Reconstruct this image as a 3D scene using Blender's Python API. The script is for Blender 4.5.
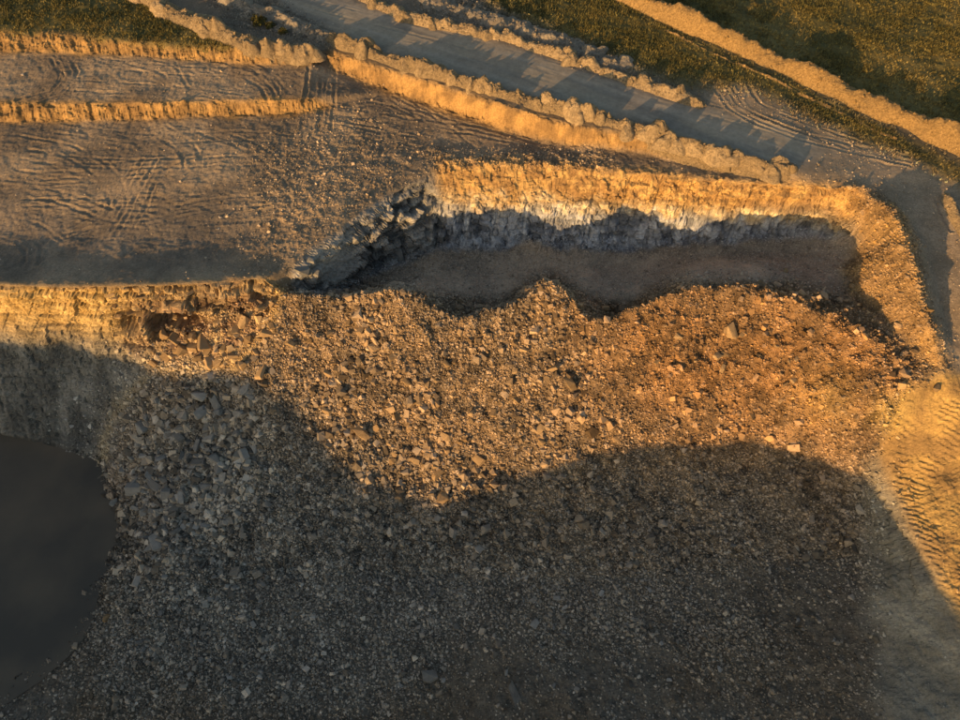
import bpy, bmesh, math, random, time
import numpy as np
from mathutils import Vector, Matrix, Euler
from mathutils.geometry import delaunay_2d_cdt

T0 = time.time()
random.seed(7)
RNG = np.random.default_rng(11)
SC = bpy.context.scene
COL = SC.collection
for o in list(bpy.data.objects):
    bpy.data.objects.remove(o)

# ------------------------------------------------------------------ camera
CAM_H = 50.0                        # metres above the level of the haul road
PITCH = math.radians(57.0)          # looking down by this much
FPX = 660.0                         # focal length in pixels of a 960 px wide picture
cam = bpy.data.cameras.new('camera')
cam.sensor_width = 36.0
cam.lens = 36.0 * FPX / 960.0
cam.clip_end = 8000.0
camo = bpy.data.objects.new('camera', cam)
COL.objects.link(camo)
camo.location = (0, 0, CAM_H)
camo.rotation_euler = (math.pi / 2 - PITCH, 0, 0)
SC.camera = camo

# ------------------------------------------------------------------ light
SUN_AZ = math.radians(38.0)         # the light travels towards +y, turned this much to +x
SUN_EL = math.radians(8.2)
w = bpy.data.worlds.new('World')
SC.world = w
w.use_nodes = True
nt = w.node_tree
bgn = nt.nodes['Background']
sky = nt.nodes.new('ShaderNodeTexSky')
sky.sky_type = 'NISHITA'
sky.sun_disc = False
sky.sun_elevation = SUN_EL
sky.sun_rotation = math.pi + SUN_AZ
sky.air_density = 1.0
sky.dust_density = 1.6
sky.ozone_density = 0.5
nt.links.new(sky.outputs[0], bgn.inputs[0])
bgn.inputs[1].default_value = 0.14
sun = bpy.data.lights.new('sun', 'SUN')
sun.energy = 5.0
sun.angle = math.radians(0.4)
sun.color = (1.0, 0.58, 0.225)
suno = bpy.data.objects.new('sun', sun)
COL.objects.link(suno)
LDIR = Vector((math.sin(SUN_AZ) * math.cos(SUN_EL), math.cos(SUN_AZ) * math.cos(SUN_EL), -math.sin(SUN_EL)))
suno.rotation_euler = LDIR.to_track_quat('-Z', 'Y').to_euler()
suno.location = (-40, -50, 60)
SC.view_settings.view_transform = 'Standard'
SC.view_settings.look = 'None'
SC.view_settings.exposure = 0.65
SC.view_settings.gamma = 1.0
SC.view_settings.use_curve_mapping = False

# ------------------------------------------------------------------ numeric helpers
FY, FZ = math.cos(PITCH), -math.sin(PITCH)
UY, UZ = math.sin(PITCH), math.cos(PITCH)


def unproject(px, py, z):
    """a point of the photograph at a known height -> x, y on the ground"""
    a = (px - 480.0) / FPX
    b = (360.0 - py) / FPX
    dz = FZ + b * UZ
    t = (z - CAM_H) / dz
    return a * t, t * (FY + b * UY)


def project(x, y, z):
    zz = z - CAM_H
    d = y * FY + zz * FZ
    return 480.0 + FPX * x / d, 360.0 - FPX * (y * UY + zz * UZ) / d


def hsh(ix, iy, iz, seed):
    h = (ix.astype(np.int64) * 374761393 + iy.astype(np.int64) * 668265263 + iz.astype(np.int64) * 2147483647 + seed * 974634777)
    h = h.astype(np.uint32)
    h ^= h >> np.uint32(13)
    h *= np.uint32(1274126177)
    h ^= h >> np.uint32(16)
    h *= np.uint32(2246822519)
    h ^= h >> np.uint32(15)
    return h.astype(np.float64) * (1.0 / 4294967296.0)


def n2(x, y, seed=0):
    ix = np.floor(x); iy = np.floor(y)
    fx = x - ix; fy = y - iy
    ix = ix.astype(np.int64); iy = iy.astype(np.int64)
    z0 = np.zeros_like(ix)
    ux = fx * fx * (3 - 2 * fx); uy = fy * fy * (3 - 2 * fy)
    a = hsh(ix, iy, z0, seed); b = hsh(ix + 1, iy, z0, seed)
    c = hsh(ix, iy + 1, z0, seed); d = hsh(ix + 1, iy + 1, z0, seed)
    return ((a * (1 - ux) + b * ux) * (1 - uy) + (c * (1 - ux) + d * ux) * uy) * 2 - 1


def fbm(x, y, scale, octv=4, seed=0, gain=0.5):
    s = np.zeros_like(x); amp = 1.0; tot = 0.0
    cx, sx = math.cos(0.63), math.sin(0.63)
    fx, fy = x / scale, y / scale
    for k in range(octv):
        s += amp * n2(fx, fy, seed + 17 * k)
        tot += amp; amp *= gain
        fx, fy = (fx * cx - fy * sx) * 2.03 + 5.1, (fx * sx + fy * cx) * 2.03 - 3.7
    return s / tot


def ridged(x, y, scale, octv=3, seed=0):
    s = np.zeros_like(x); amp = 1.0; tot = 0
    fx, fy = x / scale, y / scale
    for k in range(octv):
        s += amp * (1 - np.abs(n2(fx, fy, seed + 31 * k)))
        tot += amp; amp *= 0.55
        fx, fy = fx * 1.9 * 0.8 - fy * 1.9 * 0.6 + 3.3, fx * 1.9 * 0.6 + fy * 1.9 * 0.8 + 1.7
    return s / tot


def worley(x, y, scale, seed=0):
    """2-D cells: distance to the nearest centre, gap to the second, and the cell's random number"""
    fx, fy = x / scale, y / scale
    ix = np.floor(fx).astype(np.int64); iy = np.floor(fy).astype(np.int64)
    d1 = np.full(x.shape, 9.0); d2 = np.full(x.shape, 9.0); r = np.zeros(x.shape)
    zero = np.zeros_like(ix)
    for di in (-1, 0, 1):
        for dj in (-1, 0, 1):
            cx = ix + di; cy = iy + dj
            qx = cx + hsh(cx, cy, zero, seed); qy = cy + hsh(cx, cy, zero, seed + 5)
            d = np.hypot(qx - fx, qy - fy)
            near = d < d1
            d2 = np.where(near, d1, np.minimum(d2, d))
            r = np.where(near, hsh(cx, cy, zero, seed + 9), r)
            d1 = np.where(near, d, d1)
    return d1, d2 - d1, r


def blur1(a, sig, axis):
    n = int(max(1, math.ceil(sig * 2.5)))
    k = np.exp(-0.5 * (np.arange(-n, n + 1) / sig) ** 2); k /= k.sum()
    pad = [(0, 0)] * a.ndim; pad[axis] = (n, n)
    p = np.pad(a, pad, mode='edge')
    out = np.zeros_like(a)
    for i, kk in enumerate(k):
        sl = [slice(None)] * a.ndim; sl[axis] = slice(i, i + a.shape[axis])
        out += kk * p[tuple(sl)]
    return out


def blur(a, sig):
    return blur1(blur1(a, sig, 0), sig, 1)


def smooth(e0, e1, x):
    t = np.clip((x - e0) / (e1 - e0), 0, 1)
    return t * t * (3 - 2 * t)


# ------------------------------------------------------------------ breaklines of the quarry (pixel, pixel, height)
LINES = []


def L(*pts):
    LINES.append([(*unproject(a, b, c), c) for a, b, c in pts])


# upper left: field edge, bench A, small scarps
L((-160, 22, 0.8), (0, 29, 0.8), (70, 34, 0.7), (160, 43, 0.6), (230, 47, 0.5), (300, 48, 0.5))
L((-160, 46, -0.5), (0, 52, -0.6), (25, 54, -0.6), (110, 54, -0.6), (200, 61, -0.7), (270, 65, -0.7), (315, 67, -0.7))
L((-160, 104, -0.9), (0, 101, -0.9), (80, 104, -0.8), (160, 104, -0.8), (240, 101, -0.8), (300, 100, -1.0))
L((-160, 124, -2.1), (0, 121, -2.1), (80, 121, -2.1), (160, 119, -2.1), (240, 115, -2.1), (300, 112, -2.0))
# scarp below the haul road
L((322, 42, 0.0), (345, 57, 0.0), (400, 74, 0.0), (450, 89, 0.0), (500, 105, 0.0), (545, 120, 0.0), (600, 129, 0.0), (650, 138, 0.0), (720, 156, 0.0), (790, 172, -0.1))
L((332, 68, -1.6), (395, 92, -2.2), (440, 106, -2.4), (490, 124, -2.5), (540, 139, -2.6), (600, 147, -1.8), (650, 155, -1.7), (720, 170, -1.5), (775, 180, -1.1))
# bench B interior
L((-160, 170, -2.3), (0, 165, -2.3), (120, 170, -2.2), (240, 175, -2.2), (330, 160, -2.2), (420, 140, -2.5), (520, 152, -2.5))
L((-160, 235, -3.2), (0, 232, -3.2), (100, 238, -3.2), (200, 240, -3.1), (250, 235, -3.0), (290, 225, -2.7))
L((-160, 262, -2.9), (0, 262, -2.9), (100, 264, -2.9), (200, 264, -2.9), (255, 262, -2.8))
# rim of the left wall, bench corner and highwall
L((-200, 284, -1.9), (0, 284, -1.9), (50, 287, -1.9), (100, 286, -1.9), (160, 285, -1.9), (215, 282, -1.9), (262, 278, -2.0),
  (290, 266, -2.4), (312, 250, -2.4), (340, 228, -2.3), (362, 212, -2.3), (385, 196, -2.3), (412, 182, -2.3), (436, 166, -2.2),
  (480, 166, -2.2), (520, 164, -2.2), (560, 168, -2.1), (640, 173, -1.5), (700, 178, -1.25), (760, 183, -0.95), (820, 188, -0.6), (862, 190, -0.4))
# soil / rock break on the highwall
L((428, 196, -4.2), (450, 199, -4.6), (480, 204, -4.8), (560, 205, -4.8), (640, 206, -4.6), (700, 208, -4.2), (770, 209, -3.6), (830, 207, -2.6))
# foot of the corner and highwall
L((292, 292, -5.5), (318, 292, -7.5), (345, 288, -9.0), (372, 272, -10.4), (400, 264, -10.6), (432, 250, -10.7), (470, 254, -10.8), (505, 250, -10.7), (532, 238, -9.6), (560, 247, -10.6),
  (620, 250, -10.4), (690, 242, -9.5), (760, 240, -8.5), (830, 237, -6.0), (852, 240, -4.5))
# trench floor
L((370, 292, -9.6), (430, 276, -10.9), (500, 270, -11.0), (600, 266, -10.9), (690, 258, -10.0), (780, 252, -9.0), (845, 254, -6.0))
L((375, 280, -10.2), (450, 262, -10.9), (560, 258, -10.8), (690, 250, -9.8), (800, 245, -7.8))
# crest of the rubble
L((285, 292, -3.8), (330, 300, -4.2), (390, 290, -3.0), (420, 296, -3.3), (455, 318, -4.9), (505, 340, -6.0), (526, 300, -3.4), (546, 280, -2.4), (562, 288, -2.9),
  (590, 322, -5.0), (622, 350, -6.2), (645, 304, -3.2), (690, 287, -2.4), (740, 288, -2.3), (790, 300, -2.3), (840, 322, -2.3), (885, 345, -2.6), (915, 370, -3.3))
L((450, 296, -8.8), (478, 304, -9.6), (505, 310, -9.8), (522, 290, -9.4))
L((580, 296, -8.6), (600, 304, -9.6), (624, 318, -9.8), (640, 292, -9.0))
# gully behind the rubble on the right and the spoil ridge
L((852, 262, -5.5), (850, 288, -4.5), (885, 318, -3.2), (905, 338, -3.1), (932, 364, -3.3))
L((862, 192, -0.4), (886, 206, 0.6), (904, 232, 1.4), (918, 275, 0.9), (926, 315, -0.5), (936, 350, -2.2), (944, 370, -3.0))
L((905, 212, -1.3), (930, 250, -1.9), (938, 300, -2.4), (953, 345, -2.8), (962, 375, -3.5))
L((960, 170, -0.8), (985, 260, -0.8), (1000, 340, -2.0), (1010, 400, -4.0), (1040, 520, -8), (1060, 660, -11))
L((880, 176, -0.7), (915, 185, -1.1), (945, 220, -1.3), (955, 290, -1.8), (966, 350, -2.9))
# ramp on the right and its wall
L((905, 392, -4.5), (890, 440, -8.0), (888, 480, -10.0), (910, 530, -10.3), (938, 578, -11.0), (946, 598, -11.4), (962, 640, -12.0), (985, 700, -13.0), (1010, 790, -14))
L((955, 395, -4.2), (962, 470, -8.0), (985, 560, -10.0), (1010, 640, -11.5), (1030, 700, -12.5))
L((864, 472, -11.5), (860, 510, -14.2), (870, 555, -15.4), (863, 600, -16.4), (880, 650, -16.6), (872, 700, -17.2), (888, 760, -17.2), (886, 790, -17.4))
# middle and foot of the rubble slope
L((262, 376, -8.8), (330, 380, -9.4), (420, 400, -10.2), (520, 400, -10.2), (620, 400, -10.0), (720, 385, -8.4), (800, 385, -7.0), (870, 395, -4.8))
L((300, 470, -15.0), (420, 480, -15.7), (520, 475, -15.5), (640, 470, -15.1), (740, 465, -14.4), (820, 462, -12.2), (860, 452, -10.0))
L((150, 640, -19.8), (250, 580, -19.4), (350, 570, -19.4), (450, 575, -19.7), (560, 580, -19.5), (680, 570, -18.8), (780, 560, -17.9), (850, 560, -16.9))
L((-60, 745, -20.0), (100, 725, -20.1), (250, 700, -20.1), (400, 690, -20.0), (600, 690, -19.8), (780, 690, -18.6), (860, 700, -17.6))
# left wall
L((-200, 305, -4.6), (0, 306, -4.6), (60, 308, -4.6), (110, 310, -4.7), (150, 312, -5.0), (205, 312, -5.2), (250, 304, -5.0))
L((-200, 338, -8.2), (0, 338, -8.2), (60, 342, -8.4), (110, 344, -8.6), (140, 345, -8.8), (180, 335, -7.6), (230, 330, -7.0), (262, 320, -6.2))
L((-200, 375, -12.0), (0, 372, -12.2), (60, 372, -12.4), (110, 374, -12.0), (150, 372, -10.6), (200, 368, -9.6), (236, 366, -8.8))
L((-200, 428, -19.4), (0, 428, -19.6), (50, 440, -19.8), (90, 448, -19.8), (106, 462, -19.6))
L((140, 420, -14.6), (200, 440, -14.8), (250, 440, -14.2))
L((125, 470, -18.6), (175, 510, -17.8), (240, 500, -16.6))
# pond bed
POND = [(-220, 420), (-100, 425), (0, 434), (40, 444), (80, 456), (100, 462), (106, 478), (104, 492), (116, 510), (124, 528), (124, 546), (108, 560), (102, 574), (92, 588), (88, 606), (82, 622), (66, 640), (40, 662), (12, 680), (-20, 690), (-100, 700), (-220, 720)]
POND_Z = -20.3
L(*[(a, b, -20.45) for a, b in POND if -120 < a])
L((-200, 540, -22), (0, 520, -22), (60, 510, -21.8), (70, 560, -21.8), (0, 610, -21.8))
# the plain
for y in (102, 130, 200):
    LINES.append([(x, y, 0.0 + (0.6 if x < -40 else 0)) for x in (-140, -90, -40, 0, 40, 90, 140)])
LINES.append([(-40, 96, 0.5), (-60, 92, 0.7), (-90, 92, 0.7)])
LINES.append([(72, 60, 0), (80, 80, 0), (90, 100, 0)])
LINES.append([(66, 30, -2.2), (80, 40, -1), (110, 60, 0)])
# the pit's near side, below the picture
FOOT_Y, CREST_Y, BACK_Y = -12.0, -74.0, -100.0
LINES.append([(x, FOOT_Y, -20.2) for x in (-60, -30, 0, 30)] + [(44, FOOT_Y, -17.6)])
LINES.append([(62, -14, -13), (76, -30, -6), (90, -50, 0)])
LINES.append([(x, -34.0, -9.0) for x in (-110, -60, -30, 0, 40)])
LINES.append([(-120, BACK_Y, 2), (-60, BACK_Y, 1), (0, BACK_Y, 0), (60, BACK_Y, 0)])
LINES.append([(-110, 45, -2.2), (-105, 60, -2.3), (-105, 75, -1), (-110, 88, 0.5)])
LINES.append([(-110, 40, -8), (-108, 30, -18), (-105, 0, -18), (-100, -12, -17)])
for s in (400, 3200):
    LINES.append([(-s, -s, 0), (0, -s, 0), (s, -s, 0)])
    LINES.append([(-s, s, 0), (0, s, 0), (s, s, 0)])
    LINES.append([(-s, -s / 3, 0), (-s, s / 3, 0)])
    LINES.append([(s, -s / 3, 0), (s, s / 3, 0)])


def build_tin(lines):
    vs, es, zs = [], [], {}
    for ln in lines:
        for i, p in enumerate(ln):
            vs.append(Vector((p[0], p[1]))); zs[len(vs) - 1] = p[2]
            if i:
                es.append((len(vs) - 2, len(vs) - 1))
    ov, oe, of, orig, _, _ = delaunay_2d_cdt(vs, es, [], 0, 1e-4)
    P = np.array([(v.x, v.y) for v in ov]); Z = np.zeros(len(ov)); bad = []
    for i, src in enumerate(orig):
        if src:
            Z[i] = zs[src[0]]
        else:
            bad.append(i)
    if bad:                                        # two breaklines cross: take the heights around
        A = np.array([(v.x, v.y) for v in vs]); ZA = np.array([zs[i] for i in range(len(vs))])
        for i in bad:
            d = np.hypot(*(A - P[i]).T); k = np.argsort(d)[:4]
            Z[i] = np.average(ZA[k], weights=1 / (d[k] + 0.1))
            q = project(P[i][0], P[i][1], Z[i])
            print('breaklines cross at', P[i].round(1), 'px', round(float(q[0])), round(float(q[1])))
    return P, Z, of


def tin_grid(tin, xs, ys):
    P, Z, tris = tin
    H = np.zeros((len(ys), len(xs)))
    for t in tris:
        a, b, c = t[0], t[1], t[2]
        (ax, ay), (bx, by), (cx, cy) = P[a], P[b], P[c]
        det = (by - cy) * (ax - cx) + (cx - bx) * (ay - cy)
        if abs(det) < 1e-9:
            continue
        i0 = np.searchsorted(xs, min(ax, bx, cx) - 1e-6); i1 = np.searchsorted(xs, max(ax, bx, cx) + 1e-6)
        j0 = np.searchsorted(ys, min(ay, by, cy) - 1e-6); j1 = np.searchsorted(ys, max(ay, by, cy) + 1e-6)
        if i1 <= i0 or j1 <= j0:
            continue
        X, Y = np.meshgrid(xs[i0:i1], ys[j0:j1])
        l1 = ((by - cy) * (X - cx) + (cx - bx) * (Y - cy)) / det
        l2 = ((cy - ay) * (X - cx) + (ax - cx) * (Y - cy)) / det
        l3 = 1 - l1 - l2
        m = (l1 > -1e-6) & (l2 > -1e-6) & (l3 > -1e-6)
        H[j0:j1, i0:i1][m] = (l1 * Z[a] + l2 * Z[b] + l3 * Z[c])[m]
    return H


RX = np.arange(-92, 92.01, 0.125); RY = np.arange(-8, 112.01, 0.125)


def bil(H, x, y):
    fx = np.clip((x - RX[0]) / 0.125, 0, len(RX) - 1.001); fy = np.clip((y - RY[0]) / 0.125, 0, len(RY) - 1.001)
    i = fx.astype(int); j = fy.astype(int); u = fx - i; v = fy - j
    return (H[j, i] * (1 - u) + H[j, i + 1] * u) * (1 - v) + (H[j + 1, i] * (1 - u) + H[j + 1, i + 1] * u) * v


def hit_px(H, px, py):
    """where the view ray of a pixel meets the ground"""
    a = (px - 480.0) / FPX; b = (360.0 - py) / FPX
    ts = np.arange(38, 125, 0.05)
    x = a * ts; y = ts * (FY + b * UY); z = CAM_H + ts * (FZ + b * UZ)
    h = bil(H, x, y)
    k = np.argmax(z <= h)
    return x[k], y[k], h[k]


tin1 = build_tin(LINES)
H1 = blur(tin_grid(tin1, RX, RY), 2.2)
# the spoil heaps on the near rim, known by the shadow they throw into the pit
SHADOW_EDGE = [(-150, 338), (0, 340), (60, 346), (120, 362), (180, 372), (262, 376), (300, 400), (345, 455), (385, 500), (412, 517), (470, 500), (505, 486), (560, 462), (640, 443), (700, 440), (760, 443),
               (815, 454), (858, 468), (885, 500), (915, 545), (945, 592), (962, 632)]
crest = []
for q in SHADOW_EDGE:
    x, y, z = hit_px(H1, *q)
    d = (y - CREST_Y) / math.cos(SUN_AZ)
    crest.append((x - d * math.sin(SUN_AZ), CREST_Y, z + d * math.tan(SUN_EL)))
crest.sort()
cl = [crest[0]]
for c in crest[1:]:
    if c[0] > cl[-1][0] + 0.8:
        cl.append(c)
crest = [(cl[0][0] - 25, CREST_Y, cl[0][2] - 1)] + cl + [(cl[-1][0] + 12, CREST_Y, cl[-1][2] - 2), (cl[-1][0] + 40, CREST_Y, -1)]
cx_ = np.arange(crest[0][0], crest[-1][0], 1.4)
cz_ = np.interp(cx_, [c[0] for c in crest], [c[2] for c in crest]) + .35 * fbm(cx_, cx_ * 0, 5.0, 3, 3)
crest = [(float(a), CREST_Y, float(c)) for a, c in zip(cx_, cz_)]
print('crest', [(round(float(a)), round(float(c), 1)) for a, _, c in crest])
LINES.append(crest)
tin = build_tin(LINES)
H0 = tin_grid(tin, RX, RY)
H0 = 0.5 * blur(H0, 1.2) + 0.5 * blur(H0, 3.0)
print('tin', round(time.time() - T0, 1))

# ------------------------------------------------------------------ the fine ground sheet, rows packed closer on the faces
X0, X1, Y0, Y1 = -78.0, 78.0, -4.5, 104.0
NX, NY = 1010, 805
gx = np.linspace(X0, X1, NX)
ry = RY[(RY >= Y0 - 0.2) & (RY <= Y1 + 0.2)]
jj = np.searchsorted(RY, ry[0])
Hs = np.stack([bil(H0, np.full_like(ry, x), ry) for x in gx], 1)          # rows y, columns x
dzdy = np.abs(np.gradient(blur1(Hs, 2.0, 0), 0.125, axis=0))
wgt = np.sqrt(1 + (1.15 * np.minimum(dzdy, 3.5)) ** 2)
wgt = blur1(blur1(wgt, 6.0, 1), 4.0, 0)
depth = ry * FY + (CAM_H + 6) * math.sin(PITCH)
wgt *= (60.0 / depth)[:, None] ** 0.7
cum = np.cumsum(wgt, 0)
cum = (cum - cum[0]) / (cum[-1] - cum[0])
tt = np.linspace(0, 1, NY)
GY = np.stack([np.interp(tt, cum[:, i], ry) for i in range(NX)], 1)
GX = np.repeat(gx[None, :], NY, 0)
GZ = bil(H0, GX, GY)
sx = (bil(H0, GX + 0.2, GY) - bil(H0, GX - 0.2, GY)) / 0.4
sy = (bil(H0, GX, GY + 0.2) - bil(H0, GX, GY - 0.2)) / 0.4
SLOPE = np.hypot(sx, sy)
inv = 1 / np.sqrt(1 + sx * sx + sy * sy)
NXv, NYv, NZv = -sx * inv, -sy * inv, inv
PXv, PYv = project(GX, GY, GZ)
print('grid', round(time.time() - T0, 1))

# ------------------------------------------------------------------ regions
RW, RH, RO = 1400, 1060, 200


def raster(poly, soft=2.0):
    ys, xs = np.mgrid[0:RH:2, 0:RW:2]
    xs = xs - RO; ys = ys - RO
    inside = np.zeros(xs.shape, bool)
    n = len(poly)
    for i in range(n):
        (x1, y1), (x2, y2) = poly[i], poly[(i + 1) % n]
        if y1 == y2:
            continue
        c = ((y1 > ys) != (y2 > ys)) & (xs < (x2 - x1) * (ys - y1) / (y2 - y1) + x1)
        inside ^= c
    return blur(inside.astype(float), max(soft / 2, 0.4))


WPX = PXv + 5 * fbm(GX, GY, 2.5, 3, 71)
WPY = PYv + 4 * fbm(GX, GY, 2.5, 3, 72)


def mask(poly, soft=2.0, warp=1.0):
    r = raster(poly, soft)
    x = np.clip((PXv + (WPX - PXv) * warp + RO) / 2, 0, r.shape[1] - 1.01)
    y = np.clip((PYv + (WPY - PYv) * warp + RO) / 2, 0, r.shape[0] - 1.01)
    i = x.astype(int); j = y.astype(int); u = x - i; v = y - j
    return (r[j, i] * (1 - u) + r[j, i + 1] * u) * (1 - v) + (r[j + 1, i] * (1 - u) + r[j + 1, i + 1] * u) * v


M = {}
M['grass'] = np.maximum.reduce([
    mask([(-190, -190), (140, -190), (160, 8), (235, 40), (300, 50), (225, 50), (150, 44), (60, 34), (-190, 24)], 3, .6),
    mask([(480, -190), (590, -190), (640, 8), (700, 38), (780, 74), (870, 118), (930, 148), (965, 168), (1190, 250), (1190, 300), (940, 172), (860, 138), (800, 112), (760, 90), (700, 84), (640, 72), (590, 46), (540, 26), (488, 4)], 5),
    mask([(600, -190), (1190, -190), (1190, 260), (960, 140), (700, 24), (620, -6)], 3, .6)])
M['road'] = mask([(200, -190), (350, -190), (352, 0), (420, 24), (480, 36), (560, 62), (650, 92), (710, 106), (790, 128), (850, 148), (810, 176), (740, 156), (640, 122), (540, 98), (440, 70), (340, 34), (280, 6)], 3, .5)
M['apron'] = mask([(700, 84), (760, 88), (850, 130), (940, 165), (1190, 280), (1190, 400), (965, 380), (935, 350), (925, 260), (880, 190), (800, 182), (790, 172), (830, 150), (790, 128), (720, 112)], 4)
M['sand'] = np.maximum.reduce([mask([(324, 44), (400, 72), (500, 103), (560, 120), (640, 138), (700, 154), (700, 160), (620, 149), (560, 143), (500, 132), (440, 112), (390, 96), (330, 70)], 3, .5),
                               mask([(-190, 22), (0, 28), (160, 44), (300, 46), (318, 62), (260, 66), (150, 58), (0, 54), (-190, 50)], 2, .5),
                               mask([(-190, 98), (0, 100), (160, 102), (310, 96), (335, 108), (300, 116), (160, 121), (0, 123), (-190, 126)], 2, .5)])
M['bench'] = mask([(-190, 45), (0, 50), (110, 52), (315, 64), (330, 66), (400, 92), (500, 130), (560, 142), (650, 144), (720, 160), (800, 178), (862, 190), (700, 178), (560, 168), (440, 163), (380, 196), (312, 250), (262, 280), (150, 286), (-190, 284)], 3, .6)
M['wallsoil'] = mask([(436, 164), (520, 162), (640, 171), (760, 181), (862, 188), (850, 222), (830, 210), (700, 208), (560, 205), (470, 207), (430, 188)], 5)
M['highwall'] = mask([(440, 162), (520, 162), (640, 171), (760, 181), (858, 188), (858, 240), (830, 238), (690, 244), (620, 252), (560, 249), (532, 240), (500, 252), (432, 252), (372, 274), (345, 290), (296, 294), (290, 268), (312, 250), (385, 196), (412, 182)], 2, .5)
M['leftwall'] = mask([(-190, 284), (150, 285), (262, 278), (285, 290), (270, 330), (240, 366), (150, 374), (112, 420), (106, 462), (80, 458), (0, 436), (-190, 430)], 3, .5)
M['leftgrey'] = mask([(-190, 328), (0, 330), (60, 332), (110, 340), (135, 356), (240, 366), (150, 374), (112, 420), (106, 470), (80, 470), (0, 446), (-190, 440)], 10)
M['trench'] = mask([(345, 288), (432, 250), (532, 238), (620, 250), (760, 240), (858, 240), (850, 285), (790, 284), (690, 280), (645, 296), (622, 304), (590, 300), (562, 280), (530, 282), (505, 302), (455, 298), (420, 292), (380, 286), (340, 296)], 8)
M['muck'] = mask([(285, 284), (345, 290), (380, 286), (420, 292), (455, 298), (505, 302), (530, 282), (546, 274), (562, 280), (590, 300), (622, 304), (645, 294), (690, 282), (740, 284), (790, 280), (850, 300), (935, 366), (905, 392), (885, 440), (866, 470), (860, 560), (680, 570), (450, 575), (250, 580), (140, 640), (95, 600), (125, 550), (106, 470), (150, 374), (240, 366), (270, 330)], 5)
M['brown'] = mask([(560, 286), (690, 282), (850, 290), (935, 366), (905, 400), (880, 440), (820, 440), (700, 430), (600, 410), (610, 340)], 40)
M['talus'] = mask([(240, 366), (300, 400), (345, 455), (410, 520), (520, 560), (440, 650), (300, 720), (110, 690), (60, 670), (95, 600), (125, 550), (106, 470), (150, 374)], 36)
M['spoil'] = mask([(840, 186), (888, 200), (908, 228), (922, 275), (930, 315), (948, 372), (936, 368), (900, 335), (850, 300), (842, 270), (862, 240), (852, 205)], 5)
M['ramp'] = mask([(905, 384), (945, 372), (1000, 380), (1100, 560), (1150, 950), (1040, 950), (1000, 800), (962, 640), (946, 598), (910, 530), (884, 478), (880, 450), (892, 420)], 4)
M['clay'] = mask([(872, 458), (886, 482), (910, 532), (940, 582), (962, 640), (1000, 800), (1040, 950), (884, 950), (884, 720), (872, 690), (882, 650), (864, 600), (872, 555), (862, 510)], 10, 1.6)
M['pond'] = mask(POND, 5, .3)
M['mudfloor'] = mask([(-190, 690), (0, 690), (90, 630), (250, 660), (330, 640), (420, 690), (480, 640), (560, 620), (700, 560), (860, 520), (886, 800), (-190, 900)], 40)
print('masks', round(time.time() - T0, 1))

# ------------------------------------------------------------------ relief
X, Y, Z = GX.copy(), GY.copy(), GZ.copy()
rub = np.clip(np.maximum.reduce([M['muck'], M['spoil'], M['mudfloor'] * 0.55]), 0, 1) * (1 - M['pond'])
flatm = np.maximum.reduce([M['road'] * 1.0, M['apron'] * .5, M['trench'] * 0.6])
wall = smooth(0.75, 1.5, SLOPE) * np.maximum.reduce([M['highwall'], M['leftwall'], M['clay'] * .6, M['wallsoil']])
dz = 0.22 * fbm(X, Y, 9, 4, 1) * (1 - 0.7 * M['road'])
dz += (0.05 * fbm(X, Y, 1.1, 3, 2) + 0.03 * fbm(X, Y, 0.4, 2, 3)) * (1 - 0.75 * flatm)
r1 = ridged(X, Y, 3.4, 4, 5)
r2 = fbm(X, Y, 0.75, 3, 6, 0.7)
wd, we, wr = worley(X + 0.3 * r2, Y + 0.3 * r1, 0.85, 8)
wd2, we2, wr2 = worley(X + 0.2 * r2, Y, 0.42, 18)
dz += rub * (1 - wall) * (0.95 * (r1 - 0.6) + 0.26 * r2 + 0.24 * (wr - .5) * smooth(0, .25, we) + 0.14 * (wr2 - .5) * smooth(0, .2, we2))
dz += M['trench'] * (0.12 * fbm(X, Y, 0.7, 3, 21) + 0.1 * ridged(X, Y, 2.0, 3, 22))
dz += M['muck'] * (1 - M['talus']) * (.35 + .65 * M['brown']) * 0.8 * fbm(X * 0.72 + Y * 0.7, Y * 2.2 - X * 1.6, 4.5, 4, 25)
# tooth marks of the excavator bucket on the soil faces
st = fbm(X * 1.0 + 0.25 * Y, Y * 0.15, 0.55, 3, 31, 0.6)
scarp = M['sand'] * smooth(0.15, 0.5, SLOPE)
dz += scarp * (0.34 * st + .42 * fbm(X, Y, .7, 4, 33, .7) + .25 * fbm(X, Y * .3, 2.6, 3, 34))
# bench: dozer scraping, mostly along x
ba = M['bench'] * (1 - scarp) * (1 - wall)
dz += ba * (0.012 * fbm(X * 0.3 + 1.2 * fbm(X, Y, 6, 2, 44), Y + 1.2 * fbm(X, Y, 7, 2, 45), 0.6, 3, 41) + 0.15 * fbm(X, Y, 3.0, 4, 42, .6) + 0.06 * fbm(X, Y, .45, 3, 43, .7))
rough = mask([(250, 150), (310, 125), (380, 130), (430, 165), (400, 190), (312, 248), (262, 276), (235, 250), (260, 205)], 22)
dz += rough * (0.16 * (wr - .5) + 0.12 * (wr2 - .5))
spoilup = np.maximum(mask([(170, -60), (225, -60), (262, -4), (335, 38), (326, 52), (300, 42), (235, 26)], 6), mask([(400, -60), (480, -60), (560, 30), (640, 66), (690, 92), (600, 66), (500, 28), (420, 10)], 6))
dz += spoilup * (0.35 * (r1 - .6) + .25 * r2 + .3 * (wr - .5) + .2 * (wr2 - .5))
crum = mask([(415, 150), (600, 152), (620, 172), (440, 168)], 5)
dz += crum * (0.3 * (wr - .4) + 0.2 * (wr2 - .5))
dz += M['grass'] * (0.10 * fbm(X, Y, 0.8, 3, 51) + 0.2 * fbm(X, Y, 4, 3, 52))
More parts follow.
